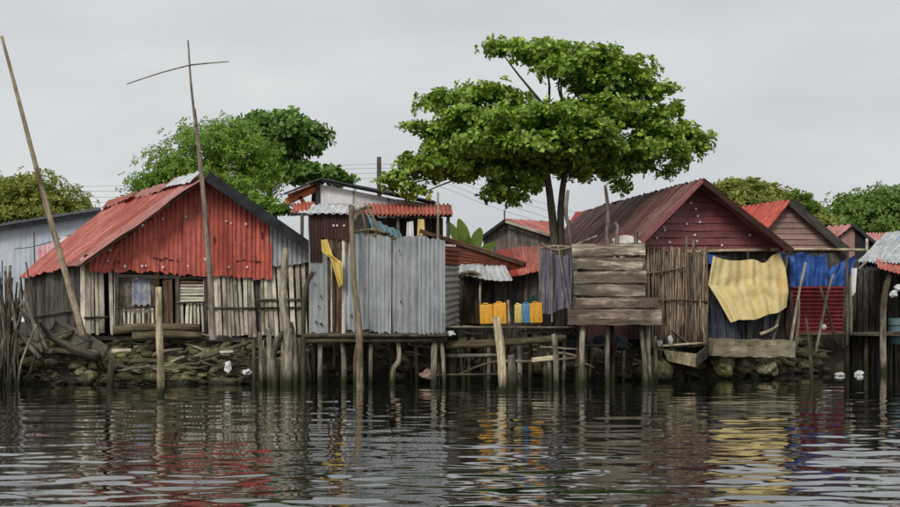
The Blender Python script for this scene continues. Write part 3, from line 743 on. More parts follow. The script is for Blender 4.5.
def scuff(parent, u, v, w_, h, d, mat, name='rust_mark'):
    n = 10; w_ *= d / FPX; h *= d / FPX
    ring = [(w_ * math.cos(a) * rnd.uniform(.5, 1.15), 0, h * math.sin(a) * rnd.uniform(.4, 1.2)) for a in [k * 2 * math.pi / n for k in range(n)]]
    mk(name, ring + [(x * .9, .05, z_ * .9) for x, y, z_ in ring], [tuple(range(n))] + [(k, (k + 1) % n, n + (k + 1) % n, n + k) for k in range(n)], mat, parent, Matrix.Translation(P(u, v, d)), False)
for (u, v, w_, h) in ((155, 258, 3, .7), (160, 259.5, 4, .8), (166, 258, 2.4, .6), (171, 260, 3, .7), (177, 261, 2, .5), (238, 261, 2.6, .6), (244, 260, 3, .8), (250, 261, 2, .6), (257, 261.5, 4, .5), (119, 262, 1.2, 2), (214, 240, .8, 4), (262, 235, .8, 5)):
    scuff(red, u, v, w_, h, fd(u, -.045), M_['darkrust'])
# antenna mast, leaning bamboo
ant = thing('antenna_mast', 'thin television antenna mast with drooping crossbar in front of the red gable', 'antenna', P(213, 338, 31.6))
tube('lower_pole', [P(213, 340, 31.6), P(209, 262, 31.65), P(201, 170, 31.7), P(194, 109, 31.7)], [.085, .075, .06, .045], M_['greypole'], ant)
tube('upper_pole', [P(195.5, 125, 31.62), P(191, 84, 31.6), P(188, 40, 31.6)], [.035, .03, .02], M_['greypole'], ant)
tube('crossbar', [P(190, 65, 31.56), P(160, 73, 31.6), P(127, 84, 31.7)], [.02, .017, .012], M_['greypole'], ant)
tube('crossbar', [P(190, 65, 31.54), P(210, 63, 31.55), P(229, 61.5, 31.6)], [.02, .017, .012], M_['greypole'], ant)
tag(stick('bamboo_pole', P(83, 336, 31.2), P(1, 36, 30.6),   .09, .038, M_['bamboo'], None, .08, bamboo=True, sides=9, rough=.03), 'very long bamboo pole leaning left across the sky by the canoe', 'pole')

# pale blue shack far left
bl = thing('blue_shack', 'pale blue panel shack with dark roof edge behind the red roof', 'shack', PG(55, 1.1, 42.5))
fb = lambda u, v, o=0: P(u, v, 42 + (u - 10) * .012 + o)
for i, (u0, u1) in enumerate(((-30, 12), (12, 40), (40, 68), (68, 98))):
    sheet('wall_panel', fb(u0, 318), fb(u1, 318), fb(u1, 227 - (u1 - 10) * .165), fb(u0, 227 - (u0 - 10) * .165), 5, .006, M_['bluewall'], bl, rag=0)
sheet('roof_sheet', fb(-35, 232, -.35), fb(101, 210, -.35), fb(101, 207, 5), fb(-35, 229, 5), 26, .02, M_['blacktin'], bl)
board('fascia', fb(-35, 233.5, -.3), fb(102, 211.5, -.3), Vector((0, 0, 1)), .12, .05, M_['bargedark'], bl, 8)
sheet('side_wall', fb(98, 318), fb(98, 318, 4.5), fb(98, 214, 4.5), fb(98, 214), 12, .01, M_['bluewall'], bl)
for o_ in (.0, 4.6):
    if o_: sheet('back_wall', fb(-30, 318, o_), fb(98, 318, o_), fb(98, 214, o_), fb(-30, 232, o_), 10, .01, M_['bluewall'], bl)
tag(cloth('shirt', [(37, 247), (37, 270)], [(48, 243), (49, 266)], 41.2, M_['pinkcloth'], None, folds=2, amp=.03, ns=14, nt=12), 'pinkish patterned shirt drying on the line by the blue shack', 'laundry')
tag(cloth('shirt', [(49, 242), (50, 264)], [(57, 240), (58, 260)], 41.2, M_['pinkcloth'], None, folds=2, amp=.03, ns=14, nt=12, seed=2), 'pink cloth drying right of the patterned shirt by the blue shack', 'laundry')
tag(cloth('sheet', [(58, 238), (59, 262)], [(80, 232), (76, 256)], 41.2, M_['whitecloth'], None, folds=2, amp=.04, ns=14, nt=12, seed=4), 'white sheet drying on the line above the red roof edge', 'laundry')
tag(tube('washing_line', [P(15, 249, 41.2), P(40, 245, 41.2), P(84, 230, 41.2)], [.012, .012, .012], M_['wire'], None, sides=4), 'thin washing line in front of the pale blue shack', 'line')
tag(stick('thin_pole', PG(36, 1.05, 38), P(34, 232, 38), .03, .02, M_['post_dark']), 'thin dark pole beside the drying laundry at the far left', 'pole')

# stake tangle at the far left edge
for i in range(95):
    u = rnd.uniform(-16, 20); d_ = rnd.uniform(30.4, 31.2)
    top = rnd.uniform(255, 305) if u < 14 else rnd.uniform(262, 320)
    tag(stick('stake', PG(u + rnd.uniform(-2, 3), -.4, d_), P(u + rnd.choice([-1, -1, 1, .3]) * abs(rnd.gauss(0, 9)), top + rnd.choice([0, 0, 25, 50]), d_ + rnd.uniform(-.2, .2)), rnd.uniform(.02, .065), rnd.uniform(.012, .04), M_[rnd.choice(['post', 'post_dark', 'post_dark', 'post'])], None, .2, 8, 6),
        'weathered upright stick in the tangle of stakes at the far left edge', 'stake', 'stakes tangled at the far left edge')
for (u0, v0, u1, v1) in ((20, 300, 47, 350), (18, 305, 42, 352), (24, 290, 38, 342), (8, 318, 40, 358)):
    tag(stick('leaning_pole', P(u1, v1, 30.9), P(u0, v0, 31.0), .06, .04, M_['post'], None, .08), 'grey pole leaning on the stake tangle beside the canoe', 'pole', 'poles leaning on the stake tangle')
tag(stick('thin_pole', PG(41, .9, 32.2), P(26, 262, 32.2), .025, .018, M_['post_dark']), 'thin dark stick slanting in front of the side wall left of the canoe', 'pole')

# dugout canoe drawn up on the rocks
def canoe(name, label, stern, bow, width, depth, mat, upn=Vector((0, -.35, 1)), fillm=None, flip=1):
    ax = bow - stern; L = ax.length; M = frame(stern, ax, upn.cross(ax))
    root = thing(name, label, 'canoe', stern)
    n = 14; vs_, fs = [], []
    rng = 9
    for i in range(n + 1):
        t = i / n; wd = width * .5 * (math.sin(math.pi * (.14 + .8 * t)) ** .45); dp = depth * (math.sin(math.pi * (.16 + .72 * t)) ** .4)
        rise = .07 * (2 * t - 1) ** 4
        for j in range(rng):
            a = math.pi * j / (rng - 1); vs_.append((math.cos(a) * wd, -math.sin(a) * dp + rise, t * L))
        for j in range(rng):
            a = math.pi * (rng - 1 - j) / (rng - 1); vs_.append((math.cos(a) * (wd - .035), -math.sin(a) * (dp - .06) + rise + .0, t * L * .94 + L * .03))
    m = rng * 2
    for i in range(n):
        for j in range(m):
            a, b = i * m + j, i * m + (j + 1) % m; fs.append((a, b, b + m, a + m))
    fs.append(tuple(range(m))); fs.append(tuple(range(n * m, n * m + m))[::-1])
    mk('hull', vs_, fs, mat, root, M)
    for t in (.3, .62):
        c0 = M @ Vector((-width * .42, -depth * .12, t * L)); c1 = M @ Vector((width * .42, -depth * .12, t * L))
        board('thwart', c0, c1, ax, .09, .03, mat, root, 3)
    return root, M, L
cn, cM, cL = canoe('dugout_canoe', 'old grey dugout canoe drawn up on the rocks beside the red shack', P(47, 322, 31.9), P(105, 352, 30.75), .7, .46, M_['canoe'], Vector((.25, -.5, .85)))
tag(mk('rag', [(x + rnd.uniform(-.04, .04), y + rnd.uniform(-.04, .04), .07 * rnd.random()) for x in np.linspace(-.2, .2, 6) for y in np.linspace(-.12, .12, 5)], [(i * 5 + j, i * 5 + j + 1, i * 5 + j + 6, i * 5 + j + 5) for i in range(5) for j in range(4)], M_['thatch'], None, cM @ Matrix.Translation((0, -.2, cL * .25)) @ Matrix.Rotation(R(-90), 4, 'X')), 'pale straw bundle lying inside the dugout canoe', 'straw')

# loose timber and rubbish on the left bank
for i in range(34):
    x = rnd.uniform(-8.2, -4.6); y = shore(x) + rnd.uniform(.1, .95); z_ = gz(x, y) + .16; a = rnd.gauss(0, .5); L = rnd.uniform(.35, 1.1)
    dx, dz = math.cos(a) * L * .5, rnd.uniform(-.12, .12)
    tag(stick('driftwood', (x - dx, y - rnd.uniform(0, .2), z_ - dz), (x + dx, y + rnd.uniform(-.1, .2), z_ + dz), rnd.uniform(.025, .06), rnd.uniform(.02, .04), M_[rnd.choice(['log', 'post', 'post_dark'])], None, .06),
        'short weathered stick lying among the mossy rocks below the red shack', 'driftwood', 'driftwood on the rocks below the red shack')
for i in range(16):
    x = rnd.uniform(8.9, 11.6); y = shore(x) + rnd.uniform(.1, .7); z_ = gz(x, y) + .18; L = rnd.uniform(.3, .9)
    tag(stick('driftwood', (x - L / 2, y, z_ + rnd.uniform(-.1, .1)), (x + L / 2, y + rnd.uniform(-.2, .2), z_ + rnd.uniform(-.1, .1)), rnd.uniform(.02, .04), .02, M_[rnd.choice(['log', 'post', 'post_dark'])], None, .05),
        'short stick lying on the stones below the crimson wall', 'driftwood', 'driftwood below the crimson wall')
tag(board('plank', P(112, 350.5, 31.3), P(131, 350, 31.35), (0, 0, 1), .075, .04, M_['slat'], None, 3, .04), 'short pale plank end on the rocks left of the bamboo stake', 'plank')
tag(board('plank', P(220, 352, 31.5), P(233, 351, 31.5), (0, 0, 1), .06, .04, M_['slat'], None, 3, .04), 'small pale board on the rocks below the slanted slats', 'plank')
log(P(45, 349, 31.35), P(100, 358, 31.2), .07, M_['log'], 'dark log on the bank just under the dugout canoe')
log(P(28, 343, 31.3), P(52, 352, 31.0), .08, M_['post'], 'split grey log end left of the dugout canoe')
log(P(130, 362, 31.25), P(160, 361, 31.2), .07, M_['log'], 'mossy log lying level at the waterline left of the bamboo stake')
log(P(118, 371, 31.2), P(172, 365, 31.25), .035, M_['post'], 'thin pale branch slanting up across the rocks behind the bamboo stake')
log(P(200, 358, 31.5), P(252, 341, 31.9), .06, M_['post_dark'], 'dark pole slanting up the rocks below the slanted slats')
tag(tube('stump', [PG(110, -.3, 30.9), P(111, 368, 30.9), P(113, 360, 30.9), P(109, 355, 30.85)], [.09, .075, .07, .03], M_['post_dark']), 'forked dark stump standing in the water below the canoe', 'stump')
def bag(name, label, p, r, mat, cat='litter', sq=.6):
    import bmesh
    bm = bmesh.new(); bmesh.ops.create_icosphere(bm, subdivisions=3, radius=r); sv = Vector((rnd.uniform(0, 99), 0, 0))
    for v in bm.verts:
        v.co *= 1 + .6 * mnoise.noise(v.co / r * 1.1 + sv) + .25 * mnoise.noise(v.co / r * 3 + sv); v.co.z *= sq
    me = bpy.data.meshes.new(name); bm.to_mesh(me); bm.free(); me.materials.append(mat)
    o = bpy.data.objects.new(name, me); put(o, Matrix.Translation(p)); return tag(o, label, cat)
bag('plastic_bag', 'white plastic bag caught at the waterline left of the post cluster', P(247, 372.5, 31.55), .12, M_['plasticwhite'])
bag('plastic_bottle', 'small white bottle on the rocks below the slanted slats', P(228, 367, 31.55), .085, M_['plasticwhite'], sq=1.6)

# stakes standing in the water, front row
def wpole(name, pts, r, mat, label, group=None):
    return tag(tube(name, pts, r, mat, None, sides=8, rough=.08), label, 'post', group)
wpole('bamboo_stake', [PG(161, -.6, 26.6), P(160.5, 370, 26.6), P(159, 325, 26.6), P(158.5, 287, 26.6)], [.085, .085, .075, .07], M_['post_pale'], 'pale straight stake standing in the water before the red shack')
wpole('water_post', [PG(504, -.6, 28.4), P(501, 355, 28.4), P(496, 317, 28.4)], [.11, .1, .085], M_['post_pale'], 'pale leaning stake in the water in front of the orange jerrycans')
wpole('water_post', [PG(512, -.6, 29.4), P(512, 370, 29.4), P(511, 355, 29.4)], [.1, .1, .085], M_['post'], 'short broken stake just right of the pale leaning stake')
wpole('water_post', [PG(556, -.6, 30.6), P(556, 365, 30.6), P(555, 342, 30.6), P(553, 334, 30.6)], [.075, .07, .075, .05], M_['post'], 'thin stake with a pale forked top below the purple cloth')
wpole('water_post', [PG(813, -.6, 31.3), P(811, 365, 31.3), P(809, 340, 31.3), P(806, 318, 31.3)], [.06, .05, .04, .025], M_['post_dark'], 'thin crooked stake in the water in front of the crimson wall')
GP = 'posts clustered at the corner of the red shack'
for k, (pts, r, lab) in enumerate((
        ([(287, None), (288, 340), (283, 300), (286, 248)], (.13, .115, .1, .085), 'tallest thick post of the cluster at the red shack corner'),
        ([(262, None), (261, 360), (260, 332)], (.06, .055, .05), 'thin pale post at the left end of the post cluster'),
        ([(270, None), (270, 350), (268, 328)], (.09, .08, .06), 'bent short post second from the left in the post cluster'),
        ([(277, None), (273, 360), (280, 336), (292, 330)], (.08, .08, .07, .05), 'curved root-like post in the middle of the post cluster'),
        ([(295, None), (294, 350), (290, 322)], (.12, .1, .07), 'stout leaning post right of the tallest corner post'),
        ([(254, None), (254, 352), (253, 340)], (.05, .05, .045), 'slim dark post left of the post cluster under the slats'),
        ([(304, None), (304, 300), (313, 272)], (.07, .06, .05), 'dark leaning post between the cluster and the blue-grey sheet'),
        ([(281, None), (284, 360), (281, 335)], (.09, .08, .05), 'rough split post behind the curved one in the cluster'))):
    d_ = 30.9 + .12 * (k % 3)
    wpole('corner_post', [PG(u, -.5, d_) if v is None else P(u, v, d_) for u, v in pts], r, M_['post' if k not in (5, 6) else 'post_dark'], lab, GP)
for i in range(12):
    u = rnd.uniform(256, 300); d_ = rnd.uniform(31, 31.5)
    tag(stick('stake', PG(u, -.4, d_), P(u + rnd.uniform(-6, 6), rnd.uniform(335, 360), d_), rnd.uniform(.03, .05), .03, M_[rnd.choice(['post', 'post_dark'])], None, .06),
        'thin stick wedged among the thick posts at the red shack corner', 'stake', 'sticks among the corner posts')

# ------------------------------------------------------------------ tin cabin on stilts
FT = lambda u: 30.9 + (u - 310) * .001
tin = thing('tin_cabin', 'grey corrugated iron cabin standing on stilts over the water', 'cabin', PG(380, 0, 31.8))
ft = lambda u, v, o=0: P(u, v, FT(u) + o)
for (u0, u1, vt0, vt1, vb0, vb1, m, o, n) in ((344, 371, 232, 236, 330, 331, 'galv', 0, 6), (370, 391, 236, 238, 332, 333, 'galv', -.05, 5), (392.5, 420, 240, 236, 334, 333, 'galv', .03, 4), (419, 445, 236, 240, 335, 334, 'galv', -.05, 6)):
    sheet('wall_sheet', ft(u0, vb0, o), ft(u1, vb1, o), ft(u1, vt1, o), ft(u0, vt0, o), n, .034 if n > 5 else .02, M_[m], tin, dent=.035, rag=.06, rows=14)
sheet('wall_sheet', ft(309, 333), ft(328, 332), ft(327, 246), ft(309, 246), 3, .008, M_['galv'], tin, dent=.02, rag=.02)
sheet('brown_sheet', ft(310, 262, -.05), ft(322, 262, -.05), ft(322, 213, -.05), ft(310, 213, -.05), 4, .012, M_['darkrust'], tin, rag=.01)
sheet('brown_sheet', ft(321, 238, -.06), ft(349, 240, -.06), ft(349, 213, -.06), ft(321, 213, -.06), 8, .012, M_['darkrust'], tin, rag=.02)
for (u, v) in ((333.5, 225.5), (337, 225.5), (344, 225.5)):
    mk('patch', [(.025 * math.cos(a), 0, .03 * math.sin(a)) for a in [k * 1.05 for k in range(6)]] + [(.02 * math.cos(a), .05, .025 * math.sin(a)) for a in [k * 1.05 for k in range(6)]], [tuple(range(6))] + [(k, (k + 1) % 6, 6 + (k + 1) % 6, 6 + k) for k in range(6)], M_['whitespot'], tin, Matrix.Translation(ft(u, v, -.09)), False)
slats(tin, 324, 346, FT, 236, 333, 4.3, 3.2, M_['slat_brown'], 0, .03)
slats(tin, 326, 346, FT, 238, 333, 6, 3.0, M_['slat'], 0, .01)
n_ = 13
sheet('side_sheet', ft(443, 336), ft(459, 328, 1.6), ft(459, 264, 1.6), ft(443, 263), 11, .03, M_['galvrust'], tin, along='h', dent=.01, rag=.0)
sheet('side_sheet', ft(443.5, 264, .02), ft(459.5, 266, 1.62), ft(459.5, 247, 1.62), ft(443.5, 246, .02), 4, .03, M_['rust'], tin, along='h', dent=.01, rag=.0)
sheet('side_sheet', ft(309.5, 333, .02), P(312, 331, 32.9), P(312, 214, 32.9), ft(309.5, 214, .02), 12, .02, M_['galv'], tin)
sheet('back_sheet', P(312, 331, 32.9), P(456, 331, 32.9), P(456, 245, 32.9), P(312, 228, 32.9), 26, .02, M_['galvrust'], tin)
sheet('roof_sheet', P(306, 214, 30.7), P(350, 213, 30.7), P(352, 205.5, 33.2), P(312, 205, 33.2), 6, .02, M_['galvlight'], tin, dent=.03, rag=.03)
sheet('roof_sheet', P(371, 230, 31.5), P(404, 238, 31.2), P(398, 230, 32.6), P(367, 213, 32.6), 5, .02, M_['bluegreen'], tin, dent=.05, rag=.04)
for (u0, v0, u1, v1) in ((345, 234, 362, 210), (349, 228, 371, 205), (347, 238, 398, 240), (356, 214, 372, 208), (360, 208, 367, 236), (350, 233, 390, 234), (366, 206, 380, 236)):
    tube('lashing_stick', [P(u0, v0, 31.2), P((u0 + u1) / 2, (v0 + v1) / 2 - 4, 31.2), P(u1, v1, 31.4)], [.03, .03, .025], M_['thatch'], tin, sides=6)
for v_, o in ((334.5, 0), (340, .05)):
    stick('beam', ft(302, v_ + 1, o), ft(447, v_, o), .06, .06, M_['log'], tin, .02, sides=8)
for k in range(16):
    u = 306 + k * 9
    board('floor_board', PG(u, 1.24, 30.85), PG(u, 1.24, 32.9), (1, 0, 0), .215, .035, M_['slat_dark'], tin, 3, .03)
stick('beam', PG(302, 1.16, 32.6), PG(458, 1.16, 32.6), .07, .07, M_['post_dark'], tin, .02)
for (pts, r) in (([(394, None), (393, 372), (399, 360), (398, 340)], (.07, .065, .065, .06)), ([(434, None), (434, 360), (435, 340)], (.085, .08, .08)), ([(343, None), (344, 360), (341, 340)], (.07, .07, .06)), ([(320, None), (320, 340)], (.06, .06)), ([(370, None), (371, 340)], (.05, .05)), ([(445, None), (443, 355), (440, 338)], (.05, .05, .05))):
    tube('stilt', [PG(u, -.6, 31.2) if v is None else P(u, v, 31.2) for u, v in pts], r, M_['post'], tin, rough=.08)
for u in (315, 340, 365, 392, 418, 447):
    stick('stilt', PG(u, -.6, 32.5), PG(u, 1.2, 32.5), .07, .06, M_['post_dark'], tin, .04)
for k in range(16):
    u = rnd.choice([rnd.uniform(311, 326), rnd.uniform(347, 358), rnd.uniform(392, 442)]); v = rnd.choice([rnd.uniform(300, 330), rnd.uniform(318, 331), rnd.uniform(240, 300)])
    scuff(tin, u, v, rnd.uniform(.5, 1.3), rnd.uniform(.7, 2.2), FT(u) - .085, M_['darkrust'])
wpole('tall_pole', [PG(360, -.6, 30.4), P(359, 330, 30.4), P(354, 280, 30.45), P(351, 205, 30.5)], [.1, .085, .07, .06], M_['bamboo'], 'tall crooked pole rising in front of the grey tin cabin')
tag(cloth('yellow_cloth', [(321, 240), (322, 252), (330, 258), (339, 288)], [(327, 239), (333, 256), (342, 262), (343, 284)], 30.7, M_['yellowcloth'], None, folds=2, amp=.05, ns=18, nt=26), 'small bright yellow cloth hanging on the tin cabin', 'laundry')
wpole('water_post', [PG(356, -.5, 30.6), P(355, 365, 30.6), P(357, 345, 30.6)], [.05, .05, .04], M_['post_dark'], 'short dark stake beside the foot of the tall crooked pole')

# ------------------------------------------------------------------ centre back: white gable house, orange roof
wh = thing('white_house', 'whitewashed panel house with thin dark roof behind the tin cabin', 'house', PG(375, 1.1, 38.5))
fw = lambda u, v, o=0: P(u, v, 37 + o)
vt = lambda u: 183 + (u - 319) * (23 / 116)
for (u0, u1) in ((319, 353), (353, 388), (388, 441)):
    sheet('wall_panel', fw(u0, 300), fw(u1, 300), fw(u1, vt(u1) + 1), fw(u0, vt(u0) + 1), 2, .004, M_['whitewall'], wh, rag=0)
    stick('batten', fw(u0, 240, -.02), fw(u0, vt(u0) + 1, -.02), .03, .03, M_['slat'], wh)
sheet('roof_sheet', fw(434, 203, -.4), fw(434, 201, 4.5), fw(321, 178.5, 4.5), fw(321, 178.5, -.4), 22, .02, M_['blacktin'], wh)
board('fascia', fw(321, 180, -.3), fw(436, 203.5, -.3), Vector((0, 0, 1)), .1, .05, M_['bargedark'], wh, 6)
sheet('roof_sheet', fw(284, 194, -.4), fw(284, 194, 4.5), fw(322, 178.6, 4.5), fw(322, 178.6, -.4), 20, .02, M_['blacktin'], wh)
for (u0, v0, u1, v1, w_) in ((286, 202, 319, 187, .2), (300, 197, 307, 207, .12), (288, 196, 318, 184, .1)):
    board('rafter', fw(u0, v0, .1), fw(u1, v1, .1), Vector((.3, 0, 1)), w_, .08, M_['orangewood'], wh)
board('corner_post', fw(317, 300, -.02), fw(318, 183, -.02), (1, 0, 0), .13, .1, M_['slat_dark'], wh)
sheet('side_wall', fw(312, 300, .2), fw(312, 300, 4.4), fw(312, 190, 4.4), fw(312, 214, .2), 12, .01, M_['slat_brown'], wh)
sheet('back_wall', fw(312, 300, 4.4), fw(441, 300, 4.4), fw(441, 206, 4.4), fw(312, 186, 4.4), 12, .01, M_['whitewall'], wh)
sheet('side_wall', fw(441, 300), fw(441, 300, 4.4), fw(441, 207, 4.4), fw(441, 207), 12, .01, M_['whitewall'], wh)
lt = thing('orange_lean_to', 'lean-to with orange tile roof on posts before the white house', 'lean-to', PG(410, 1.1, 35.4))
for (a, b) in ((366, 396), (395, 424), (423, 453)):
    sheet('roof_tile_sheet', P(a, 215.5, 34.6), P(b, 214.5, 34.6), P(b - 2, 204, 36.6), P(a - 2, 204, 36.6), 7, .035, M_['orangetile'], lt, dent=.01, rag=.015, rows=14)
sheet('roof_tile_sheet', P(291, 213, 35.6), P(316, 208, 35.8), P(314, 201, 36.9), P(294, 204, 36.9), 6, .03, M_['orangetile'], lt, dent=.02)
sheet('roof_tile_sheet', P(318, 206.5, 35.6), P(368, 206, 35.4), P(366, 203, 36.8), P(318, 203.5, 36.8), 10, .02, M_['galvlight'], lt, dent=.02)
for u in (302, 376, 398, 412, 424, 438, 448):
    stick('post', PG(u, 1.0, 34.9), P(u, 213, 34.9), .05, .05, M_['slat_dark' if u != 438 else 'bamboo'], lt)
stick('eave_beam', P(290, 214, 34.9), P(452, 215.5, 34.85), .045, .045, M_['slat_dark'], lt)
for k in range(12):
    u = 372 + k * 6.2
    board('wall_plank', PG(u, 1.1, 36.4), P(u, 218, 36.4), (1, 0, 0), .17, .03, M_['slat_dark'], lt, 3)
tag(cloth('sheet', [(407, 222), (406, 238)], [(413, 221), (414, 238)], 34.7, M_['whitecloth'], None, folds=2, amp=.03, ns=12, nt=10), 'white cloth hanging under the orange lean-to roof', 'laundry')
tag(cloth('sheet', [(418, 219), (417, 238)], [(424, 219), (425, 238)], 34.7, M_['yellowtarp'], None, folds=2, amp=.03, ns=12, nt=10), 'beige cloth hanging under the orange lean-to roof', 'laundry')
tag(stick('thin_pole', PG(438, 1.0, 33.4), P(438, 192, 33.4), .035, .028, M_['bamboo']), 'slender upright pole at the right end of the orange lean-to', 'pole')

# utility pole and wires
tag(stick('utility_pole', PG(380, 1.1, 62), P(379, 157, 62), .14, .11, M_['post_dark'], None, 0, 6, 8, .02), 'dark utility pole against the sky above the white house', 'utility pole')
for k, (va, vb, vc) in enumerate(((164, 190, 206), (168, 195, 213), (173, 201, 221), (178, 206, 229))):
    a, m_, b = P(-40, va + 14, 66), P(120, vb - 4, 64), P(379, va, 62)
    tag(tube('power_line', [a, m_, b, P(500, (va + vc) / 2 + 6, 61), P(620, vc + 20, 60)], [.007] * 5, M_['wire'], None, sides=4, sub=8), ['topmost', 'second from top', 'third from top', 'lowest'][k] + ' thin power line sagging from the utility pole', 'power line', 'power lines on the utility pole')

# ------------------------------------------------------------------ rusty hut in the middle
ru = thing('rusty_hut', 'hut with rusty horizontal iron gable and grey awning above the jerrycans', 'hut', PG(480, 1.1, 35.6))
f_ = lambda u, v, o=0: P(u, v, 34.6 + o)
sheet('wall_sheet', f_(436, 270), f_(522, 268), f_(522, 264), f_(436, 236), 8, .022, M_['rust'], ru, along='h', dent=.01, rag=0, rows=12)
board('barge_board', f_(420, 231, -.1), f_(524, 264, -.1), Vector((.2, 0, 1)), .1, .05, M_['slat_brown'], ru, 6)
sheet('roof_sheet', f_(420, 229.5, -.15), f_(526, 262.5, -.15), f_(526, 262.5, 3), f_(420, 229.5, 3), 8, .02, M_['rust'], ru, along='h')
sheet('awning_sheet', f_(456, 275, -1.1), f_(487, 279, -1.1), f_(483, 264, .05), f_(455, 263, .05), 5, .012, M_['galvlight'], ru, dent=.02, rag=.03)
sheet('awning_sheet', f_(485, 280, -1.0), f_(513, 281, -1.0), f_(505, 265, .05), f_(481, 264.5, .05), 5, .012, M_['galvlight'], ru, dent=.02, rag=.05)
for k in range(15):
    u = 440 + k * 7.2
    board('wall_plank', f_(u, 340, .05), f_(u, 268, .05), (1, 0, 0), .2, .03, M_['slat_dark'], ru, 3)
dr = board('door', f_(471.5, 324, -.05), f_(471.5, 284, -.05), (1, 0, 0), .5, .04, M_['slat_brown'], ru, 3, .01)
for k in (-1, 0, 1): board('door_plank', f_(471.5 + k * 6, 323, -.08), f_(471.5 + k * 6, 285, -.08), (1, 0, 0), .14, .02, M_['slat_brown'], dr, 3, .02)
for k in range(26):
    a = k / 25; o = rnd.uniform(-.25, .1)
    tube('thatch_strand', [f_(454 + rnd.uniform(-2, 2), 285 - rnd.uniform(0, 8), -.9 + o), f_(466 + 4 * a, 273 - rnd.uniform(-2, 2), -.9 + o), f_(478 + rnd.uniform(-3, 4), 276 + rnd.uniform(-2, 6), -.8 + o)], [.02, .022, .015], M_['thatch'], ru, sides=5, sub=3)
stick('door_post', f_(482, 326, -.8), f_(481, 276, -.8), .035, .03, M_['post_pale'], ru, .04)
stick('door_post', f_(458, 330, -.8), f_(457, 278, -.8), .035, .03, M_['post'], ru, .04)
sheet('back_wall', f_(436, 335, 2.9), f_(522, 335, 2.9), f_(522, 265, 2.9), f_(436, 236, 2.9), 10, .02, M_['rust'], ru)
sheet('side_wall', f_(522, 335, .0), f_(522, 335, 2.9), f_(522, 265, 2.9), f_(522, 265, 0), 10, .02, M_['rust'], ru)
# red lean-to between hut and tree
rl = thing('red_lean_to', 'small lean-to with sagging red corrugated roof left of the purple cloth', 'lean-to', PG(520, 1.1, 36))
for i in range(3):
    a, b = i / 3 - .01, (i + 1) / 3 + .01
    L0, L1, T0, T1 = P(507, 279, 34.1), P(543, 268, 34.1), P(497, 251, 36.2), P(543, 243, 36.6)
    sheet('roof_sheet', lerp(L0, L1, a), lerp(L0, L1, b), lerp(T0, T1, b), lerp(T0, T1, a), 5, .022, M_['redroof' if i else 'brightred'], rl, dent=.03, rag=.04)
for u in (510, 526, 541): stick('post', PG(u, 1.0, 34.6), P(u, 272, 34.6), .05, .05, M_['post_dark'], rl)
for k in range(8):
    u = 508 + k * 5
    board('wall_plank', PG(u, 1.1, 35.2), P(u, 268, 35.2), (1, 0, 0), .16, .03, M_['slat' if k in (3, 4, 5) else 'slat_dark'], rl, 3)
tag(cloth('tarp', [(506, 315), (520, 312)], [(541, 290), (541, 313)], 33.9, M_['darkgreen'], None, folds=2, amp=.04, ns=14, nt=10), 'dark green tarp sloping behind the blue jerrycan', 'tarp')

# grey gable house behind
gh = thing('grey_house', 'grey board house with faded red roof behind the banana plant', 'house', PG(522, 1.1, 46))
f_ = lambda u, v, o=0: P(u, v, 44 + o)
for k in range(15):
    u = 486 + k * 4.8; vtop = 221 + (506 - u) * .75 if u < 506 else 221 + (u - 506) * .30
    board('wall_plank', f_(u, 300), f_(u, vtop + 1), (1, 0, 0), .18, .03, M_['greywall'], gh, 3, .03)
sheet('roof_sheet', f_(559, 237, -.3), f_(566, 236, 7), f_(556, 221.5, 7), f_(505, 219, -.3), 14, .025, M_['redroof'], gh, dent=.03)
sheet('roof_sheet', f_(480, 238, -.3), f_(480, 242, 7), f_(548, 222, 7), f_(505, 219, -.3), 14, .025, M_['blacktin'], gh)
board('barge_board', f_(480, 238.5, -.35), f_(505.5, 220, -.35), Vector((-.5, 0, 1)), .1, .05, M_['bargedark'], gh)
board('barge_board', f_(505, 221, -.35), f_(560, 238.5, -.35), Vector((.3, 0, 1)), .1, .05, M_['slat'], gh)
stick('finial', f_(504.5, 221, -.3), f_(504.5, 210, -.3), .03, .025, M_['slat_dark'], gh)
# red roof right of the trunk
rh = thing('red_roof_house', 'low house whose bright red roof shows right of the almond trunk', 'house', PG(582, 1.1, 44))
for i in range(4):
    a, b = i / 4 - .01, (i + 1) / 4 + .01
    L0, L1, T0, T1 = P(552, 248, 40.5), P(604, 244, 40.5), P(576, 212.5, 43.5), P(614, 208, 43.5)
    sheet('roof_sheet', lerp(L0, L1, a), lerp(L0, L1, b), lerp(T0, T1, b), lerp(T0, T1, a), 6, .022, M_['brightred'], rh, dent=.03, rag=.03)
for k in range(9):
    u = 556 + k * 6; board('wall_plank', PG(u, 1.1, 40.9), P(u, 248, 40.9), (1, 0, 0), .2, .03, M_['slat_dark'], rh, 3)
sheet('back_wall', PG(560, 1.1, 43.4), PG(614, 1.1, 43.4), P(614, 210, 43.4), P(576, 214, 43.4), 8, .02, M_['rust'], rh)
for (u, v) in ((583, 216), (588, 215.5), (594, 214.5), (600, 213.5), (568, 236), (574, 235), (580, 233)):
    t = (v - 210) / 36; d_ = 43.3 - 3 * t - .25
    bag('x', '', P(u, v, d_), .07, M_['whitespot'], sq=.5)
    o = bpy.data.objects[-1] if False else None
for o in list(C.objects):
    if o.name.split('.')[0] == 'x':
        o.name = 'lime_patch'; Mw = o.matrix_basis.copy(); o.parent = rh; o.matrix_basis = W[rh.name].inverted() @ Mw
        for k in ('label', 'category'):
            if k in o: del o[k]

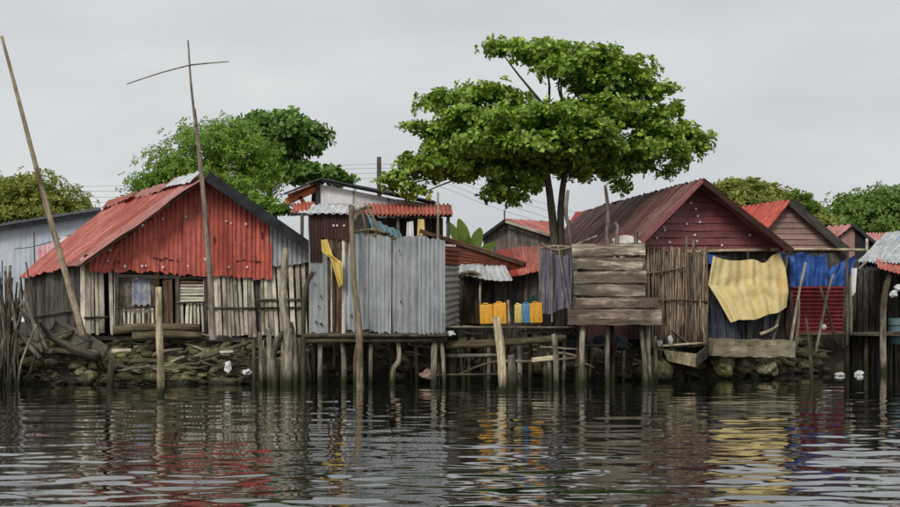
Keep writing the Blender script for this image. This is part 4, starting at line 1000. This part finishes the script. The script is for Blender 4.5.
# ------------------------------------------------------------------ middle landing with jerrycans
ld = thing('landing_stage', 'rickety pole landing stage with the jerrycans between cabin and latrine', 'landing stage', PG(505, 0, 32.4))
for k in range(7):
    y = 31.35 + k * .2
    board('deck_plank', PG(445, 1.44 + rnd.uniform(-.01, .01), y), PG(575, 1.44, y), (0, 1, 0), .19, .045, M_['slat_dark' if k else 'post'], ld, 6, .05)
for (u0, v0, u1, v1, r, m) in ((444, 345, 566, 338, .11, 'log'), (446, 356, 502, 355, .05, 'post'), (452, 378, 500, 360, .035, 'post_dark'), (440, 375, 520, 374, .03, 'post_dark'), (500, 361, 575, 358, .035, 'post'), (556, 353, 577, 357, .035, 'post'), (455, 329, 482, 333, .04, 'post'), (462, 327, 490, 330, .04, 'post'), (520, 333, 575, 331, .05, 'post_dark'), (540, 347, 578, 349, .03, 'post')):
    stick('cross_pole', P(u0, v0, 31.45 + rnd.uniform(-.1, .1)), P(u1, v1, 31.5), r, r * .85, M_[m], ld, .05, 6, 8)
for (u, vt_, r) in ((453, 345, .11), (470, 334, .06), (489, 330, .06), (520, 332, .07), (529, 334, .05), (545, 332, .07), (549, 345, .06), (578, 330, .08), (563, 332, .05)):
    d_ = 31.9 + rnd.uniform(-.2, .3)
    stick('stilt', PG(u, -.6, d_), P(u + rnd.uniform(-2, 2), vt_, d_), r, r * .9, M_[rnd.choice(['post', 'post_dark'])], ld, .05, 6, 8)
tag(board('plank', P(532, 360, 31.2), P(556, 357, 31.25), (0, 0, 1), .11, .06, M_['post_pale'], None, 4, .1), 'short pale plank slung low behind the forked stake', 'plank')
bag('plastic_bag', 'scrap of white plastic at the corner of the tin cabin', P(451, 333.5, 31.2), .1, M_['plasticwhite'])
bag('rubble_stone', 'reddish stone block at the water under the tin cabin', P(428, 374, 31.9), .2, M_['pinkwall'], 'stone')

def jerry(label, u0, u1, vtop, vbot, d, mat, rz=0.0):
    root = thing('jerrycan', label, 'jerrycan', P((u0 + u1) / 2, vbot, d), 'jerrycans on the landing stage')
    w_, h, dp = (u1 - u0) * d / FPX, (vbot - vtop) * d / FPX, .24
    base = W[root.name]
    import bmesh
    bm = bmesh.new(); bmesh.ops.create_cube(bm, size=1)
    for v in bm.verts: v.co = Vector((v.co.x * w_, v.co.y * dp, (v.co.z + .5) * h * .99))
    bmesh.ops.bevel(bm, geom=bm.edges[:], offset=.03, segments=3, affect='EDGES', profile=.6)
    me = bpy.data.meshes.new('body'); bm.to_mesh(me); bm.free(); me.materials.append(mat)
    me.polygons.foreach_set('use_smooth', [True] * len(me.polygons))
    o = bpy.data.objects.new('body', me); put(o, base @ Matrix.Rotation(rnd.uniform(-.04, .04), 4, 'Y') @ Matrix.Rotation(rz, 4, 'Z'), root)
    B = base.translation
    for s_ in (-1, 1):   # moulded ribs on the face
        stick('rib', B + Vector((s_ * w_ * .22, -dp * .5 - .002, h * .12)), B + Vector((s_ * w_ * .22, -dp * .5 - .002, h * .76)), .012, .012, mat, root, 0, 3, 6, 0)
    tube('handle', [B + Vector((-w_ * .3, 0, h * .86)), B + Vector((-w_ * .25, 0, h * 1.03)), B + Vector((w_ * .1, 0, h * 1.03)), B + Vector((w_ * .15, 0, h * .86))], [.018] * 4, mat, root, sides=7, rough=0)
    stick('cap', B + Vector((w_ * .33, 0, h * .87)), B + Vector((w_ * .33, 0, h * 1.03)), .03, .03, mat, root, 0, 1, 10, 0)
    return root
ZJ = 324
jerry('leftmost orange jerrycan on the landing stage', 480, 493.2, 304.5, ZJ, 31.7, M_['plasticorange'])
jerry('orange jerrycan second from left, touching the leftmost one', 493.4, 506.5, 303, ZJ, 31.62, M_['plasticorange'])
jerry('pale yellow jerrycan left of the blue one', 514.5, 522, 304.5, ZJ - 1, 31.75, M_['plasticyellow'])
jerry('blue jerrycan between the yellow and the orange one', 521.8, 529.8, 303.5, ZJ - 1, 31.7, M_['plasticblue'])
jerry('rightmost orange jerrycan, next to the purple cloth', 529.9, 542.5, 303, ZJ - 1, 31.65, M_['plasticorange'])
tag(stick('thin_pole', P(509, 325, 31.6), P(508, 300, 31.6), .04, .035, M_['post']), 'short grey upright between the two groups of jerrycans', 'post')

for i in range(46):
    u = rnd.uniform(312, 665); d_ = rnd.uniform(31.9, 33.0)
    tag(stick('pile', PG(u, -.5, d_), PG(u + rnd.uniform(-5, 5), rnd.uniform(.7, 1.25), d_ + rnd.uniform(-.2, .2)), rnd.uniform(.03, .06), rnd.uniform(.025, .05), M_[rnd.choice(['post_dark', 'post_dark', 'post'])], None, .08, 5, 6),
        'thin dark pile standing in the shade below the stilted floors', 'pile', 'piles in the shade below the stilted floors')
for i in range(22):
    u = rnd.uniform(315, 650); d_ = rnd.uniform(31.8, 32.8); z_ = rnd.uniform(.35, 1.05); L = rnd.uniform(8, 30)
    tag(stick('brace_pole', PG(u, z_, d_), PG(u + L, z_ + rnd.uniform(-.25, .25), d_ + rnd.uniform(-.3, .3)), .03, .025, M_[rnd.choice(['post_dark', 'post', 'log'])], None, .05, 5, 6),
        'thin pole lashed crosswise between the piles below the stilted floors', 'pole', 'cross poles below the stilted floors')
# purple cloth on its frame
cf = thing('drying_frame', 'crooked stick frame that carries the purple cloth', 'frame', P(558, 330, 31.6))
for pts, r in (([(539, 328), (540, 290), (539, 246)], .03), ([(578, 330), (577, 290), (576, 244)], .04), ([(538, 249), (556, 246), (578, 248)], .03), ([(541, 244), (560, 250), (597, 236)], .035)):
    tube('frame_pole', [P(u, v, 31.72) for u, v in pts], [r] * len(pts), M_['bamboo'], cf, sides=6)
tag(cloth('purple_cloth', [(541, 249), (541, 280), (541, 313)], [(575, 250), (577, 280), (576, 309)], 31.6, M_['purple'], None, top=lambda s: 6 * math.sin(math.pi * s * .8) ** 2, bot=lambda s: 2 * math.sin(7 * s), folds=4, amp=.06, ns=50, nt=30), 'purple-grey cloth hanging on the stick frame beside the latrine', 'laundry')
tag(tube('thin_pole', [P(552, 322, 31.4), P(552, 280, 31.42), P(551, 250, 31.45)], [.025, .022, .02], M_['greypole']), 'thin upright stick in front of the purple cloth', 'stick')
tag(tube('thin_pole', [P(571, 322, 31.4), P(563, 275, 31.42), P(558, 246, 31.45)], [.022, .02, .018], M_['greypole']), 'thin slanting stick in front of the purple cloth', 'stick')
wpole('bare_pole', [PG(573, 1.0, 32.6), P(571, 240, 32.6), P(566, 215, 32.6), P(568, 190, 32.6)], [.07, .06, .05, .04], M_['greypole'], 'bare grey pole just right of the almond trunk')

# ------------------------------------------------------------------ latrine of thick boards on stilts
la = thing('plank_latrine', 'small cabin of thick weathered horizontal boards on stilts over the water', 'latrine', PG(615, 0, 31.6))
LD = 30.9
for (v0, v1, u0, u1, o, m, tl) in ((243.5, 255.5, 572, 645, 0, 'plankbox', .8), (257.5, 269.5, 577, 643, .05, 'plankbox', -.6), (271.5, 283, 574, 646, 0, 'plankbox', .5), (284.6, 296, 575, 645, .03, 'plankbox', -.4), (297.6, 308, 576, 658, -.01, 'plankbrown', .6), (309.4, 325, 568, 661, -.06, 'plankbrown', 0)):
    vm = (v0 + v1) / 2
    board('wall_board', P(u0, vm + tl, LD + o), P(u1, vm - tl, LD + o), (0, 0, 1), (v1 - v0) * LD / FPX, .06, M_[m], la, 12, .09)
for k in range(6):
    v = 250.5 + k * 13
    for u in (576, 644):
        a = P(u, v, LD + .06)
        board('side_board', a, a + Vector((0, 1.3, 0)), (0, 0, 1), .31, .04, M_['plankbox'], la, 3, .03)
    board('back_board', P(576, v, LD + 1.35), P(644, v, LD + 1.35), (0, 0, 1), .32, .04, M_['plankbrown'], la, 3, .03)
for k in range(9):
    board('floor_board', PG(572 + k * 11, 1.54, LD), PG(572 + k * 11, 1.54, LD + 1.5), (1, 0, 0), .26, .04, M_['slat_dark'], la, 3, .03)
for (u0, u1, d_, r) in ((582, 583, 31.05, .075), (609, 607, 31.2, .06), (648, 641, 31.1, .07), (651, 647, 31.3, .07), (578, 577, 32.3, .07), (612, 612, 32.3, .06), (645, 646, 32.3, .07)):
    stick('stilt', PG(u0, -.6, d_), P(u1, 324, d_), r, r * .95, M_['post' if d_ < 32 else 'post_dark'], la, .05, 7, 8)
tag(cloth('sack', [(612, 239), (616, 247)], [(642, 243), (642, 250)], 32.0, M_['whitecloth'], None, top=lambda s: -6 * math.sin(3 * s), folds=2, amp=.04, ns=18, nt=8), 'pale sacking behind the top board of the latrine', 'sack')
for k, (u, vt_, lab) in enumerate(((606, 185, 'tall bare pole rising behind the plank latrine'), (616, 222, 'short pole behind the middle of the latrine top board'), (635, 232, 'stub of a pole behind the right end of the latrine'))):
    wpole('bare_pole', [P(u + 2, 262, 31.2), P(u + 1, 235, 31.2), P(u + 2, (vt_ + 235) / 2, 31.2), P(u - 1, vt_, 31.2)], [.06, .055, .05, .035], M_['greypole'], lab)
bag('tarp_bundle', 'dark rounded tarp bundle under the landing beside the latrine stilts', P(573, 344, 32.9), .42, M_['navytarp'], 'bundle', .6)
bag('tarp_bundle', 'dark rounded tarp bundle under the floor of the latrine', P(612, 342, 33.0), .42, M_['navytarp'], 'bundle', .55)

# ------------------------------------------------------------------ maroon house
FM = lambda u: 33.4 + max(0, (u - 640)) * .012
ma = thing('maroon_house', 'house with maroon clad gable, rusted roof and stick front wall', 'house', PG(710, 1.1, 35.5))
Am, Dm, Em = P(702, 179, 33.5), P(630, 253, 33.0), P(792, 250, 34.5)
rvm = Vector((-2.2, 8.5, 0)); Bm, Cm, Gm = Am + rvm + Vector((0, 0, -.1)), Dm + rvm, Em + rvm
for i in range(7):
    a0, a1 = i / 7 - .01, (i + 1) / 7 + .012; lift = Vector((-.004, 0, .012)) * (i % 2)
    sheet('roof_sheet', lerp(Dm, Cm, a1) + lift, lerp(Dm, Cm, a0) + lift, lerp(Am, Bm, a0) + lift, lerp(Am, Bm, a1) + lift, 5, .03, M_['maroonroof'], ma, dent=.04, rag=.03, coh=True, box=True)
    sheet('roof_sheet', lerp(Em, Gm, a0) + lift, lerp(Em, Gm, a1) + lift, lerp(Am, Bm, a1) + lift, lerp(Am, Bm, a0) + lift, 5, .03, M_['maroonroof'], ma, dent=.04, coh=True)
board('barge_board', Am + Vector((0, -.06, -.05)), Em + Vector((0, -.06, -.04)), Vector((.4, 0, 1)), .15, .05, M_['darkrust'], ma, 6)
board('barge_board', Am + Vector((0, -.06, -.05)), Dm + Vector((0, -.06, -.04)), Vector((-.4, 0, 1)), .12, .05, M_['maroon'], ma, 6)
nb = 9; v0, v1 = 186, 251
for i in range(nb):
    va, vb = lerp(v0, v1, i / nb), lerp(v0, v1, (i + 1) / nb)
    def ext(v): t = (v - 179) / 73; return 702 - 71 * t + 5, 702 + 89 * t - 5
    (ta, tb), (ba, bb) = ext(va), ext(vb)
    o = .0
    fm = lambda u, v, o=0: P(u, v, FM(u) + .12 + o)
    sheet('wall_board', fm(ba, vb + 1.2, -.035), fm(bb, vb + 1.2, -.035), fm(tb, va, .012), fm(ta, va, .012), 2, .004, M_['maroon'], ma, along='h', dent=.018, rag=.012, rows=16)
for (u, v) in ((691, 203), (696, 209), (698, 216), (700, 222), (687, 224), (666, 219), (664, 227), (665, 230), (657, 238), (670, 242), (695, 235), (697, 241), (750, 235), (722, 245)):
    mk('patch', [(.032 * math.cos(a) * rnd.uniform(.7, 1.2), 0, .032 * math.sin(a) * rnd.uniform(.7, 1.3)) for a in [k * .785 for k in range(8)]] + [(.03 * math.cos(a), .06, .03 * math.sin(a)) for a in [k * .785 for k in range(8)]],
       [tuple(range(8))] + [(k, (k + 1) % 8, 8 + (k + 1) % 8, 8 + k) for k in range(8)], M_['whitespot'], ma, Matrix.Translation(P(u, v, FM(u) + .04)), False)
for k in range(120):
    u = 644 + k * .52 + rnd.uniform(-.5, .5); o = rnd.uniform(-.08, .08)
    stick('cane', P(u + rnd.uniform(-2, 2), 345 + rnd.uniform(-2, 3), FM(u) + o), P(u + rnd.uniform(-2, 2), 249 + rnd.uniform(-3, 6), FM(u) + o), rnd.uniform(.018, .034), .016, M_['cane'], ma, .06, 4, 5)
for (u0, v0, u1, v1) in ((643, 274, 684, 268), (645, 300, 707, 302), (700, 300, 706, 345), (704, 252, 704, 345), (672, 330, 690, 345)):
    stick('cane_rail', P(u0, v0, FM(u0) - .13), P(u1, v1, FM(u1) - .13), .03, .025, M_['cane'], ma, .03)
b0, b1 = PG(643, 1.0, 33.75), PG(790, 1.0, 35.6)
for k in range(27):
    t = k / 26; b_ = lerp(b0, b1, t); board('wall_plank', b_, Vector((b_.x, b_.y, 3.55)), (1, .1, 0), .17, .03, M_['slat_dark'], ma, 3)
for (p_, q_) in ((PG(643, 1.1, 33.6), rvm), (PG(790, 1.1, 35.2), rvm)):
    sheet('side_wall', p_, p_ + q_ * .95, p_ + q_ * .95 + Vector((0, 0, 2.3)), p_ + Vector((0, 0, 2.3)), 26, .02, M_['darkrust'], ma)
sheet('back_wall', PG(643, 1.1, 33.6) + rvm * .95, PG(790, 1.1, 35.2) + rvm * .95, PG(790, 3.4, 35.2) + rvm * .95, PG(643, 3.4, 33.6) + rvm * .95, 20, .02, M_['rust'], ma)

# line pole, tarps
FR = lambda u: 34.0 + max(0, u - 700) * .0145
lp = thing('line_rack', 'long horizontal drying pole on uprights that carries the tarps', 'drying rack', PG(700, 1.0, 34))
for (ua, ub, va, vb) in ((684, 776, 252, 249.5), (770, 866, 249.5, 250)):
    stick('line_pole', P(ua, va, FR(ua)), P(ub, vb, FR(ub)), .045, .04, M_['post_pale'], lp, .02)
for u, va in ((686, 236), (693, 240), (748, 246), (787, 252), (847, 258)):
    stick('upright', PG(u, .9, FR(u) + .06), P(u, va, FR(u) + .06), .045, .04, M_['post_dark' if u > 700 else 'post'], lp, .04)
tag(cloth('navy_tarp', [(698, 254), (700, 300), (703, 343)], [(727, 256), (735, 300), (742, 346)], 34.3, M_['navytarp'], None, folds=4, amp=.09, ns=40, nt=36, seed=1), 'torn dark navy tarp hanging left of and behind the yellow tarp', 'tarp')
tag(cloth('navy_tarp', [(730, 300), (733, 340)], [(756, 300), (754, 338)], 34.6, M_['navytarp'], None, folds=3, amp=.07, ns=30, nt=20, seed=5, dR=34.9), 'dark grey cloth hanging below the yellow tarp', 'tarp')
tag(cloth('yellow_tarp', [(713, 256), (710, 272), (708, 285), (718, 300), (731, 323)], [(780, 253), (785, 268), (787, 280), (789, 292), (787, 308)], 33.85, M_['yellowtarp'], None, top=lambda s: 6 * max(0, math.sin(math.pi * min(1, s * 1.12))) + 6 * math.exp(-((s - .76) / .1) ** 2) + .6 * math.sin(9 * s), bot=lambda s: 2.5 * math.sin(math.pi * s) + .8 * math.sin(17 * s) - 3 * math.exp(-((s - .12) / .09) ** 2), folds=4, amp=.05, ns=110, nt=90, drape=.022, crease=.15, dR=34.9), 'large stained yellow tarp hanging on the drying pole', 'tarp')
tag(cloth('blue_tarp', [(777, 251), (780, 268), (784, 287)], [(826, 252), (827, 268), (826, 286)], 35.3, M_['bluetarp'], None, top=lambda s: 4 * abs(math.sin(6 * s)), folds=3, amp=.09, ns=46, nt=24, seed=3, dR=36.0), 'bright blue tarp hanging over the left of the crimson wall', 'tarp')
tag(cloth('blue_tarp', [(822, 272), (823, 286)], [(857, 254), (845, 286)], 36.0, M_['bluetarp'], None, folds=3, amp=.07, ns=36, nt=20, seed=6, dR=36.5), 'bright blue tarp pulled to a point by the dark shed', 'tarp')
tag(cloth('blue_tarp', [(707, 254), (708, 264)], [(716, 255), (716, 264)], 34.2, M_['bluetarp'], None, folds=1, amp=.03, ns=10, nt=8), 'small blue scrap of tarp left of the yellow tarp', 'tarp')
cw = thing('crimson_wall', 'low wall of crimson horizontal corrugated iron below the blue tarps', 'wall', PG(814, 1.0, 37.4))
fc = lambda u, v, o=0: P(u, v, 36.9 + (u - 784) * .008 + o)
sheet('wall_sheet', fc(784, 333), fc(815, 333), fc(815, 281), fc(785, 281), 13, .042, M_['wallred'], cw, along='h', dent=.015, rag=.01)
sheet('wall_sheet', fc(814, 333, -.03), fc(842, 333, -.03), fc(844, 281, -.03), fc(814, 281, -.03), 13, .042, M_['wallred'], cw, along='h', dent=.015, rag=.01)
for u in (785, 815, 843): stick('post', PG(u, .8, 37.3), fc(u, 278, .1), .05, .05, M_['post_dark'], cw)
stick('sill', fc(783, 334.5, -.05), fc(845, 334, -.05), .05, .05, M_['log'], cw)
for (u0, v0, u1, v1, lab) in ((789, 352, 806, 262, 'leaning pole in front of the left half of the crimson wall'), (816, 352, 833, 274, 'leaning pole in front of the right half of the crimson wall'), (773, 342, 787, 256, 'leaning pole at the right edge of the yellow tarp'), (838, 345, 820, 285, 'dark pole leaning the other way across the crimson wall'), (796, 350, 799, 300, 'slim stick close to the left leaning pole at the crimson wall'), (760, 334, 778, 325, 'short branch lying slantwise below the yellow tarp')):
    tag(stick('leaning_pole', P(u0, v0, FR(u0) - .1), P(u1, v1, FR(u1) - .3), .05, .036, M_['post' if 'dark' not in lab else 'post_dark'], None, .05), lab, 'pole')
for k, (u, v) in enumerate(((746, 322), (752, 325), (758, 328), (764, 321), (770, 324))):
    tag(cloth('rag', [(u, v - 8), (u - 1, v + 14)], [(u + 5, v - 8), (u + 5, v + 12)], 35.2, M_[['navytarp', 'whitecloth', 'darkgreen', 'rustcloth' if 'rustcloth' in M_ else 'purple', 'navytarp'][k]], None, folds=1, amp=.03, ns=8, nt=8), ['dark rag', 'pale rag', 'green rag', 'purple rag', 'second dark rag'][k] + ' bunched below the yellow tarp', 'rag')

# slab and punt at the water
sl = thing('concrete_slab', 'thick pale concrete slab on rubble legs below the yellow tarp', 'slab', P(750, 360, 34.4))
board('slab_top', P(709, 347.5, 34.2), P(789, 348.5, 34.9), (0, 0, 1), .46, .6, M_['concrete'], sl, 16, .14)
bag('x', '', P(723, 366, 34.6), .3, M_['rock'], sq=.9); bag('x', '', P(768, 368, 34.8), .3, M_['rock'], sq=.9); bag('x', '', P(742, 366, 35.0), .28, M_['rock'], sq=.8)
for o in list(C.objects):
    if o.name.split('.')[0] == 'x':
        o.name = 'rubble_leg'; Mw = o.matrix_basis.copy(); o.parent = sl; o.matrix_basis = W[sl.name].inverted() @ Mw
        for k in ('label', 'category'):
            if k in o: del o[k]
pu = thing('punt', 'small square-ended wooden punt moored at the foot of the stick wall', 'boat', P(690, 365, 33.4))
def hexa(name, bot, top, mat, parent):
    vs_ = [Vector(p) for p in bot + top]; o = vs_[0].copy()
    return mk(name, [v - o for v in vs_], [(3, 2, 1, 0), (4, 5, 6, 7), (0, 1, 5, 4), (1, 2, 6, 5), (2, 3, 7, 6), (3, 0, 4, 7)], mat, parent, Matrix.Translation(o), False)
hexa('bow_board', [P(668, 361, 33.0), P(695, 367, 32.8), P(697, 367, 32.9), P(670, 361, 33.1)], [P(663, 350, 33.0), P(696, 354, 32.8), P(698, 354, 32.9), P(665, 350, 33.1)], M_['post_pale'], pu)
hexa('side_board', [P(695.5, 366, 32.83), P(713, 352, 35.0), P(715, 352, 35.0), P(697.5, 366, 32.83)], [P(696, 354, 32.83), P(712, 341, 35.0), P(714, 341, 35.0), P(698, 354, 32.83)], M_['slat_dark'], pu)
hexa('side_board', [P(668, 361, 33.05), P(690, 350, 35.2), P(691, 350, 35.2), P(669, 361, 33.05)], [P(663, 350, 33.05), P(686, 342, 35.2), P(687, 342, 35.2), P(665, 350, 33.05)], M_['slat_dark'], pu)
hexa('floor_board', [P(669, 362, 33.0), P(695, 367, 32.9), P(713, 354, 35.0), P(690, 352, 35.2)], [P(669, 361, 33.0), P(695, 366, 32.9), P(713, 353, 35.0), P(690, 351, 35.2)], M_['log'], pu)
stick('gunwale', P(662, 346, 33.3), P(704, 343, 33.9), .035, .03, M_['post_pale'], pu, .03)
tag(stick('mooring_stake', PG(661, -.4, 33.0), P(660, 335, 33.0), .06, .05, M_['post_dark']), 'dark stake at the left end of the punt', 'post')
bag('plastic_bag', 'white plastic scrap on the stake left of the punt', P(659.5, 343.5, 32.85), .07, M_['plasticwhite'], sq=1.2)
bag('plastic_bottle', 'white bottle lodged in the foot of the stick wall', P(670, 340, 33.2), .06, M_['plasticwhite'], sq=1.7)
tag(mk('boulder', [v.co.copy() for v in rocks[4].vertices], [tuple(p.vertices) for p in rocks[4].polygons], M_['rock'], None, Matrix.Translation(PG(655, .25, 33.3)) @ Matrix.Diagonal((.5, .5, .55, 1))), 'big mossy boulder in the water between latrine and punt', 'rock')

# ------------------------------------------------------------------ houses at right back
ph = thing('pink_house', 'pinkish board gable house with bright red roof right of the maroon gable', 'house', PG(795, 1.1, 44))
f_ = lambda u, v, o=0: P(u, v, 42.5 + o)
Ap, Ep, Dp = P(790, 200, 42.2), P(848, 251, 42.2), P(757, 240, 42.2)
rp = Vector((-2.6, 6, 0))
for i in range(6):
    a, b = i / 6 - .01, (i + 1) / 6 + .01
    sheet('roof_sheet', lerp(Dp, Dp + rp, b), lerp(Dp, Dp + rp, a), lerp(Ap, Ap + rp, a), lerp(Ap, Ap + rp, b), 5, .045, M_['brightred'], ph, dent=.02)
    sheet('roof_sheet', lerp(Ep, Ep + rp, a), lerp(Ep, Ep + rp, b), lerp(Ap, Ap + rp, b), lerp(Ap, Ap + rp, a), 6, .02, M_['blacktin'], ph)
board('barge_board', Ap + Vector((0, -.05, -.04)), Ep + Vector((0, -.05, -.04)), Vector((.5, 0, 1)), .28, .05, M_['slat_dark'], ph, 6)
nb = 8
for i in range(nb):
    va, vb = lerp(205, 250, i / nb), lerp(205, 250, (i + 1) / nb)
    g0 = lambda v: (790 - (v - 202) * .82, 790 + (v - 202) * 1.1)
    (ta, tb), (ba, bb) = g0(va), g0(vb)
    sheet('wall_board', f_(ba, vb + .5, -.03), f_(bb, vb + .5, -.03), f_(tb, va, .01), f_(ta, va, .01), 2, .003, M_['pinkwall'], ph, along='h', rag=0, dent=.01)
for k in range(20):
    u = 755 + k * 4.8; board('wall_plank', PG(u, 1.1, 42.6), P(u, 249, 42.6), (1, 0, 0), .18, .03, M_['slat_dark'], ph, 3)
sheet('side_wall', PG(755, 1.1, 42.7), PG(755, 1.1, 42.7) + rp, PG(755, 4.1, 42.7) + rp, PG(755, 4.1, 42.7), 18, .02, M_['rust'], ph)
sheet('side_wall', PG(846, 1.1, 42.7), PG(846, 1.1, 42.7) + rp, PG(846, 4.0, 42.7) + rp, PG(846, 4.0, 42.7), 18, .02, M_['rust'], ph)

sh = thing('small_house', 'small dark gable house with faded pink roof near the right edge', 'house', PG(850, 1.1, 50))
Ap, Ep, Dp = P(852, 224, 48), P(884, 250, 48), P(834, 240, 48); rp = Vector((-3.0, 5, 0))
for i in range(4):
    a, b = i / 4 - .01, (i + 1) / 4 + .01
    sheet('roof_sheet', lerp(Dp, Dp + rp, b), lerp(Dp, Dp + rp, a), lerp(Ap, Ap + rp, a), lerp(Ap, Ap + rp, b), 5, .03, M_['pinkroof'], sh)
    sheet('roof_sheet', lerp(Ep, Ep + rp, a), lerp(Ep, Ep + rp, b), lerp(Ap, Ap + rp, b), lerp(Ap, Ap + rp, a), 5, .03, M_['blacktin'], sh)
board('barge_board', Ap + Vector((0, -.05, -.02)), Ep + Vector((0, -.05, -.02)), Vector((.5, 0, 1)), .12, .05, M_['bargedark'], sh)
for k in range(11):
    u = 834 + k * 4.6; vtop = 226 + (852 - u) * .88 if u < 852 else 226 + (u - 852) * .8
    board('wall_plank', PG(u, 1.1, 48.2), P(u, min(vtop, 251), 48.2), (1, 0, 0), .19, .03, M_['pinkwall' if u < 853 else 'bargedark'], sh, 3)
stick('door_frame', P(867, 252, 48.0), P(867, 238, 48.0), .06, .06, M_['slat'], sh)
oh = thing('orange_house', 'house of which only a faded orange roof shows near the right edge', 'house', PG(885, 1.1, 57))
for (a, b) in ((866, 882), (881, 899)):
    sheet('roof_sheet', P(a, 246, 55), P(b, 246, 55), P(b, 233, 57.5), P(a, 233, 57.5), 5, .03, M_['pinkroof'], oh)
sheet('front_wall', PG(866, 1.1, 55.3), PG(899, 1.1, 55.3), P(899, 246, 55.3), P(866, 246, 55.3), 8, .02, M_['pinkwall'], oh)
sheet('back_wall', PG(866, 1.1, 57.5), PG(899, 1.1, 57.5), P(899, 234, 57.5), P(866, 234, 57.5), 8, .02, M_['pinkwall'], oh)

# dark open shed over the water, right
ds = thing('dark_shed', 'dark open-fronted shed on posts over the water at the right edge', 'shed', PG(872, 0, 40))
f_ = lambda u, v, o=0: P(u, v, 38.6 + o)
for (ua, ub, m) in ((857, 880, 'galvlight'), (879, 905, 'galvlight'), (904, 935, 'galv')):
    sheet('roof_sheet', f_(ua, 262 + (ua - 860) * .05, -.2), f_(ub, 262 + (ub - 860) * .05, -.2), f_(ub + 30, 230, 4), f_(ua + 30, 232, 4), 7, .025, M_[m], ds, dent=.03, rag=.04)
sheet('roof_sheet', f_(893, 243, 2.4), f_(925, 243, 2.4), f_(940, 228, 4.1), f_(905, 229, 4.1), 7, .025, M_['blueroof'], ds)
sheet('awning_sheet', f_(878, 268, -.7), f_(912, 277, -.7), f_(912, 264, .1), f_(876, 258, .1), 8, .022, M_['redroof'], ds, dent=.02)
sheet('awning_sheet', f_(846, 270, -.3), f_(884, 270, -.4), f_(882, 260, .5), f_(854, 260, .5), 8, .02, M_['blacktin'], ds, dent=.03, rag=.05)
for k in range(11):
    u = 848 + k * 6; board('back_plank', PG(u, -.4, 41), f_(u, 262, 2.4), (1, 0, 0), .24, .03, M_['slat_dark'], ds, 3)  # run below the floor as an added skirt, to keep the underside dark
for k in range(6):
    a = f_(847, 335, .2 + k * .4); board('side_plank', Vector((a.x, a.y, 1.2)), Vector((a.x, a.y, 3.3)), (0, 1, 0), .39, .03, M_['slat_dark'], ds, 3)
    a = f_(905, 335, .2 + k * .4); board('side_plank', Vector((a.x, a.y, 1.2)), Vector((a.x, a.y, 3.3)), (0, 1, 0), .39, .03, M_['slat_dark'], ds, 3)
for k in range(9): board('floor_board', PG(846 + k * 7.5, 1.17, 38.4), PG(846 + k * 7.5, 1.17, 41), (1, 0, 0), .24, .04, M_['slat_dark'], ds, 3)
stick('beam', f_(843, 334.5, -.1), f_(906, 333, -.1), .06, .06, M_['post_dark'], ds)
tube('front_post', [PG(884, -.6, 38.3), f_(883, 330, -.3), f_(884, 300, -.3), f_(890, 272, -.3)], [.11, .1, .1, .08], M_['post'], ds)
for k in range(14):
    u = 848 + rnd.uniform(0, 56); d_ = rnd.uniform(39.2, 40.8); stick('stilt', PG(u, -.6, d_), PG(u + rnd.uniform(-2, 2), 1.15, d_), .05, .045, M_['post_dark'], ds, .05)
for u in (847, 866, 903): stick('stilt', PG(u, -.6, 38.9), PG(u, 1.15, 38.9), .07, .06, M_['post_dark'], ds)
for (u, va) in ((846, 262), (851, 266)): stick('front_post', f_(u, 334, -.1), f_(u, va, -.1), .055, .045, M_['post'], ds)
stick('brace', f_(852, 276, -.2), f_(866, 262, -.2), .05, .04, M_['bamboo'], ds)
tag(cloth('rag', [(851, 268), (852, 296)], [(857, 268), (856, 292)], 38.1, M_['whitecloth'], None, folds=1, amp=.04, ns=8, nt=14), 'greyish rag hanging at the left post of the dark shed', 'rag')
bag('plastic_bag', 'white plastic bag hanging right of the dark shed post', P(894, 294, 38.0), .1, M_['plasticwhite'], sq=1.0)
bag('plastic_bag', 'white plastic bag hanging highest at the right edge', P(898, 288, 38.0), .11, M_['plasticwhite'], sq=1.0)
bag('floating_litter', 'white litter floating left, under the dark shed', PG(840, .03, 36.6), .13, M_['plasticwhite'], sq=.5)
bag('floating_litter', 'white litter floating right, nearer the dark shed post', PG(859, .05, 37.2), .12, M_['plasticwhite'], sq=.6)
bag('plastic_bag', 'small white box on the bank below the crimson wall', P(824, 327, 36.6), .08, M_['plasticwhite'], sq=.9)
br_ = thing('barrel', 'blue-grey barrel at the right edge under the dark shed', 'barrel', f_(897, 344, .4))
stick('body', f_(897, 344, .4), f_(897, 318, .4), .26, .26, M_['bluegreen'], br_, 0, 4, 14, .01)
stick('hoop', f_(897, 336, .4), f_(897, 335, .4), .275, .275, M_['blacktin'], br_, 0, 1, 14, .0)
stick('hoop', f_(897, 326, .4), f_(897, 325, .4), .275, .275, M_['blacktin'], br_, 0, 1, 14, .0)

# names that Blender kept as defaults are left to its own suffixes
print('objects', len(bpy.data.objects), 'tris', sum(len(m.polygons) * 2 for m in bpy.data.meshes))
